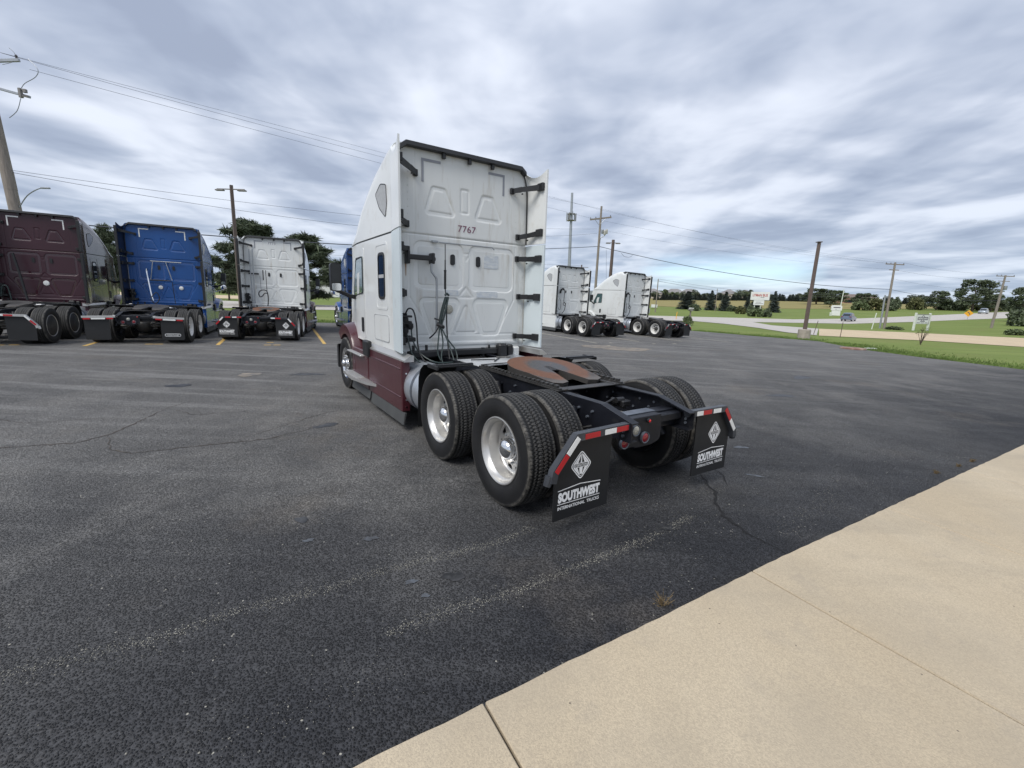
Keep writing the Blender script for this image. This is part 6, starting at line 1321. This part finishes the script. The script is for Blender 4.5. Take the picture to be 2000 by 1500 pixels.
tag(obj('marker_post', MB().tube([(0, 0, 0), (.25, 0, 2.1)], .06, 8), POSTW, None, loc=(46.8, 57.6, zg(46.8, 57.6)-.05)), 'slim pale marker post left of the leaning utility pole', 'post')
tag(obj('marker_post', MB().tube([(0, 0, 0), (.08, 0, 1.1)], .05, 6), YEL, None, loc=(24.4, 66.5, zg(24.4, 66.5))), 'small yellow marker at the road edge behind the mailbox', 'post')
tag(obj('drain_cover', MB().lathe([(0, 0), (.62, 0), (.62, .10), (.55, .13), (0, .13)], 22, (0, 0, 0), 'z'), mat('brick_red_cover', (.22, .12, .09), .8, var=.3, vs=6, dirt=(.36, .30, .24), ds=3, dt=.5), None, loc=(19.3, 24.8, zg(19.3, 24.8)-.05)), 'round reddish drain cover at the edge of the lot', 'drain cover')
tag(obj('kerb_stone', MB().box(-.3, .3, -.12, .12, 0, .06, .02), SIGNW, None, loc=(21.2, 25.9, zg(21.2, 25.9)-.05)), 'pale flat stone in the grass right of the drain cover', 'stone')
tag(obj('utility_cabinet', MB().box(-.35, .35, -.3, .3, 0, 1.1, .04), GALV, None, loc=(29.9, 99, zg(29.9, 99)-.05)), 'small grey green utility cabinet beside the thin dark pole', 'cabinet')

# ------------------------------------------------------------------ cars on the road
def car(label, x, y, rot, paint, L_=4.6, W_=1.84, H_=1.66, group='cars on the road'):
    T = thing('car', label, 'car', (x, y, zg(x, y)), (0, 0, rot), group); k = (L_, H_)
    def body():
        prof = [(-2.28, .38), (-2.30, .62), (-2.25, .95), (-2.12, 1.02), (-1.2, 1.0), (0, .99), (.85, .97), (1.7, .90), (2.2, .76), (2.30, .55), (2.28, .34), (2.1, .26), (-2.1, .26)]; mb = MB(); V = []
        for s_ in np.linspace(-1, 1, 9): q = 1-.10*abs(s_)**4; V.append([(a*q, s_*W_/2*(1-.03*0), b*(1-.06*abs(s_)**6)) for a, b in prof]+[(prof[0][0]*q, s_*W_/2, prof[0][1])])
        mb.grid(np.array(V)); n = len(prof)+1; mb.f += [tuple(range(n-1)), tuple(8*n+i for i in range(n-1))]; return mb
    def roof():
        mb = MB(); V = []
        for a, b, w in ((-2.12, .98, .80), (-1.75, 1.45, .70), (-1.45, H_-.04, .66), (-.7, H_, .66), (.1, H_-.05, .66), (.45, 1.46, .68), (1.05, .97, .78)): V.append([(a, w, .95), (a, w, b-.10), (a, w-.06, b-.02), (a, w*.5, b+.015), (a, -w*.5, b+.015), (a, -w+.06, b-.02), (a, -w, b-.10), (a, -w, .95)])
        mb.grid(np.array(V)); return mb
    b = P('body', ('carb', k), body, paint, T, 40); P('roof', ('carr', k), roof, paint, b, 40)
    for s_ in (-1, 1): P('side_window', ('carw', k, s_), lambda s_=s_: MB().prism(rpoly([(-1.72, 1.03), (.85, 1.02), (.35, 1.44), (.0, H_-.16), (-1.35, H_-.14), (-1.62, 1.40)], .06), 'y', *sorted((s_*.715, s_*.735))), GLASS, T)
    P('rear_window', ('carg', k), lambda: MB().add([(-2.125, -.62, 1.06), (-2.125, .62, 1.06), (-1.79, .56, 1.46), (-1.79, -.56, 1.46)], [(0, 1, 2, 3)]).add([(1.02, -.66, 1.02), (1.02, .66, 1.02), (.50, .58, 1.46), (.50, -.58, 1.46)], [(0, 1, 2, 3)]), GLASS, T, 0)
    for y_ in (-1, 1): P('tail_lamp', ('cart', y_), lambda y_=y_: MB().box(-2.30, -2.16, *sorted((y_*.5, y_*.86)), .80, .94, .02), LENS_R, T); P('headlamp', ('carh', y_), lambda y_=y_: MB().box(2.02, 2.2, *sorted((y_*.5, y_*.84)), .66, .78, .02), LENS_W, T)
    for a in (-1.38, 1.40):
        for y_ in (-1, 1):
            w = P('wheel', 'carwheel', lambda: MB().lathe([(.20, .08), (.27, .10), (.335, .09), (.345, .05), (.345, -.05), (.335, -.1), (.2, -.1)], 22, (0, 0, 0), 'y'), RUBBER, T, loc=(a, y_*.80, .345)); P('rim', 'carrim', lambda: MB().lathe([(0, .075), (.10, .09), (.20, .085), (.21, -.05), (0, -.06)], 18, (0, 0, 0), 'y'), ALU, w)
car('blue grey hatchback driving away on the road at centre right', 67.9, 89.8, R(42), mat('car_blue_grey', (.16, .20, .27), .3, metal=.5, coat=.5, var=.04)); car('silver grey car coming downhill on the road at the right edge', 142, 134.5, R(217), mat('car_silver', (.36, .40, .44), .3, metal=.5, coat=.5, var=.04))

# ------------------------------------------------------------------ distant buildings
ROOFG = mat('grey_roof', (.22, .21, .21), .85, var=.15, vs=1); WALLB = mat('beige_siding', (.46, .41, .36), .8, var=.06); BRICK = mat('brick_wall', (.34, .20, .15), .85, var=.12, vs=3); WALLW = mat('white_siding', (.58, .58, .58), .7, var=.06, stretch=(1, 1, .1))
def house(label, x, y, w, d, hw_, hr, rot, wallm, roofm=ROOFG, garage=False, group=None):
    T = thing('house', label, 'house', (x, y, zg(x, y)-.6), (0, 0, rot), group); obj('wall', MB().box(-w/2, w/2, -d/2, d/2, 0, hw_), wallm, T, 0)
    ov = .4; rf = MB(); a, b = w/2+ov, d/2+ov; r_ = max(.5, w/2-d/2)
    rf.add([(-a, -b, hw_-.05), (a, -b, hw_-.05), (a, b, hw_-.05), (-a, b, hw_-.05), (-r_, 0, hw_+hr), (r_, 0, hw_+hr)], [(0, 1, 5, 4), (1, 2, 5), (2, 3, 4, 5), (3, 0, 4), (0, 3, 2, 1)]); obj('roof', rf, roofm, T, 0)
    for k in range(3): obj('window', MB().box(-w*.36+w*.36*k-.6, -w*.36+w*.36*k+.6, -d/2-.06, -d/2+.02, 1.3+.6, 2.5+.6), GLASS, T)
    if garage: obj('garage_opening', MB().box(-w*.30, w*.12, -d/2-.10, -d/2-.01, .9, 2.6), GLASS, T)
    return T
for i, (x, y, w, lab) in enumerate(((98, 318, 13, 'leftmost grey roofed house beyond the windbreak'), (115, 322, 15, 'middle grey roofed house beyond the windbreak'), (127, 326, 14, 'grey roofed house right of the middle one beyond the windbreak'), (158, 330, 12, 'pale house half hidden right of the spruces'), (170, 330, 12, 'pale house half hidden just left of the red lettered sign'))): house(lab, x, y, w, 10, 4.2, 3.2, R(-12), WALLB)
house('low brick house with a dark garage opening on the rise at right', 189, 248, 17, 10, 3.6, 2.0, R(-28), BRICK, mat('brown_roof', (.17, .13, .11), .85, var=.2), True)
bl = thing('warehouse', 'long pale metal building behind the broad pine', 'building', (-53, 132, zg(-53, 132)), (0, 0, R(6))); obj('wall', MB().box(-14, 14, -6, 6, 0, 5.0), WALLW, bl, 0); obj('roof', MB().box(-14.3, 14.3, -6.3, 6.3, 5.0, 5.3), ROOFG, bl, 0); obj('skirting', MB().box(-14.05, 14.05, -6.05, -6.0, 0, .5), SIGNW, bl, 0)
for k in range(9): obj('wall_panel_seam', MB().box(-12+3*k-.08, -12+3*k+.08, -6.05, -6.0, .5, 5.0), GALV, bl, 0)
tag(obj('trailer', MB().box(-.9, .9, -.6, .6, .2, 1.2, .1), SIGNW, None, loc=(46, 146, zg(46, 146))), 'small white trailer on the far lawn beside the thin dark pole', 'trailer')
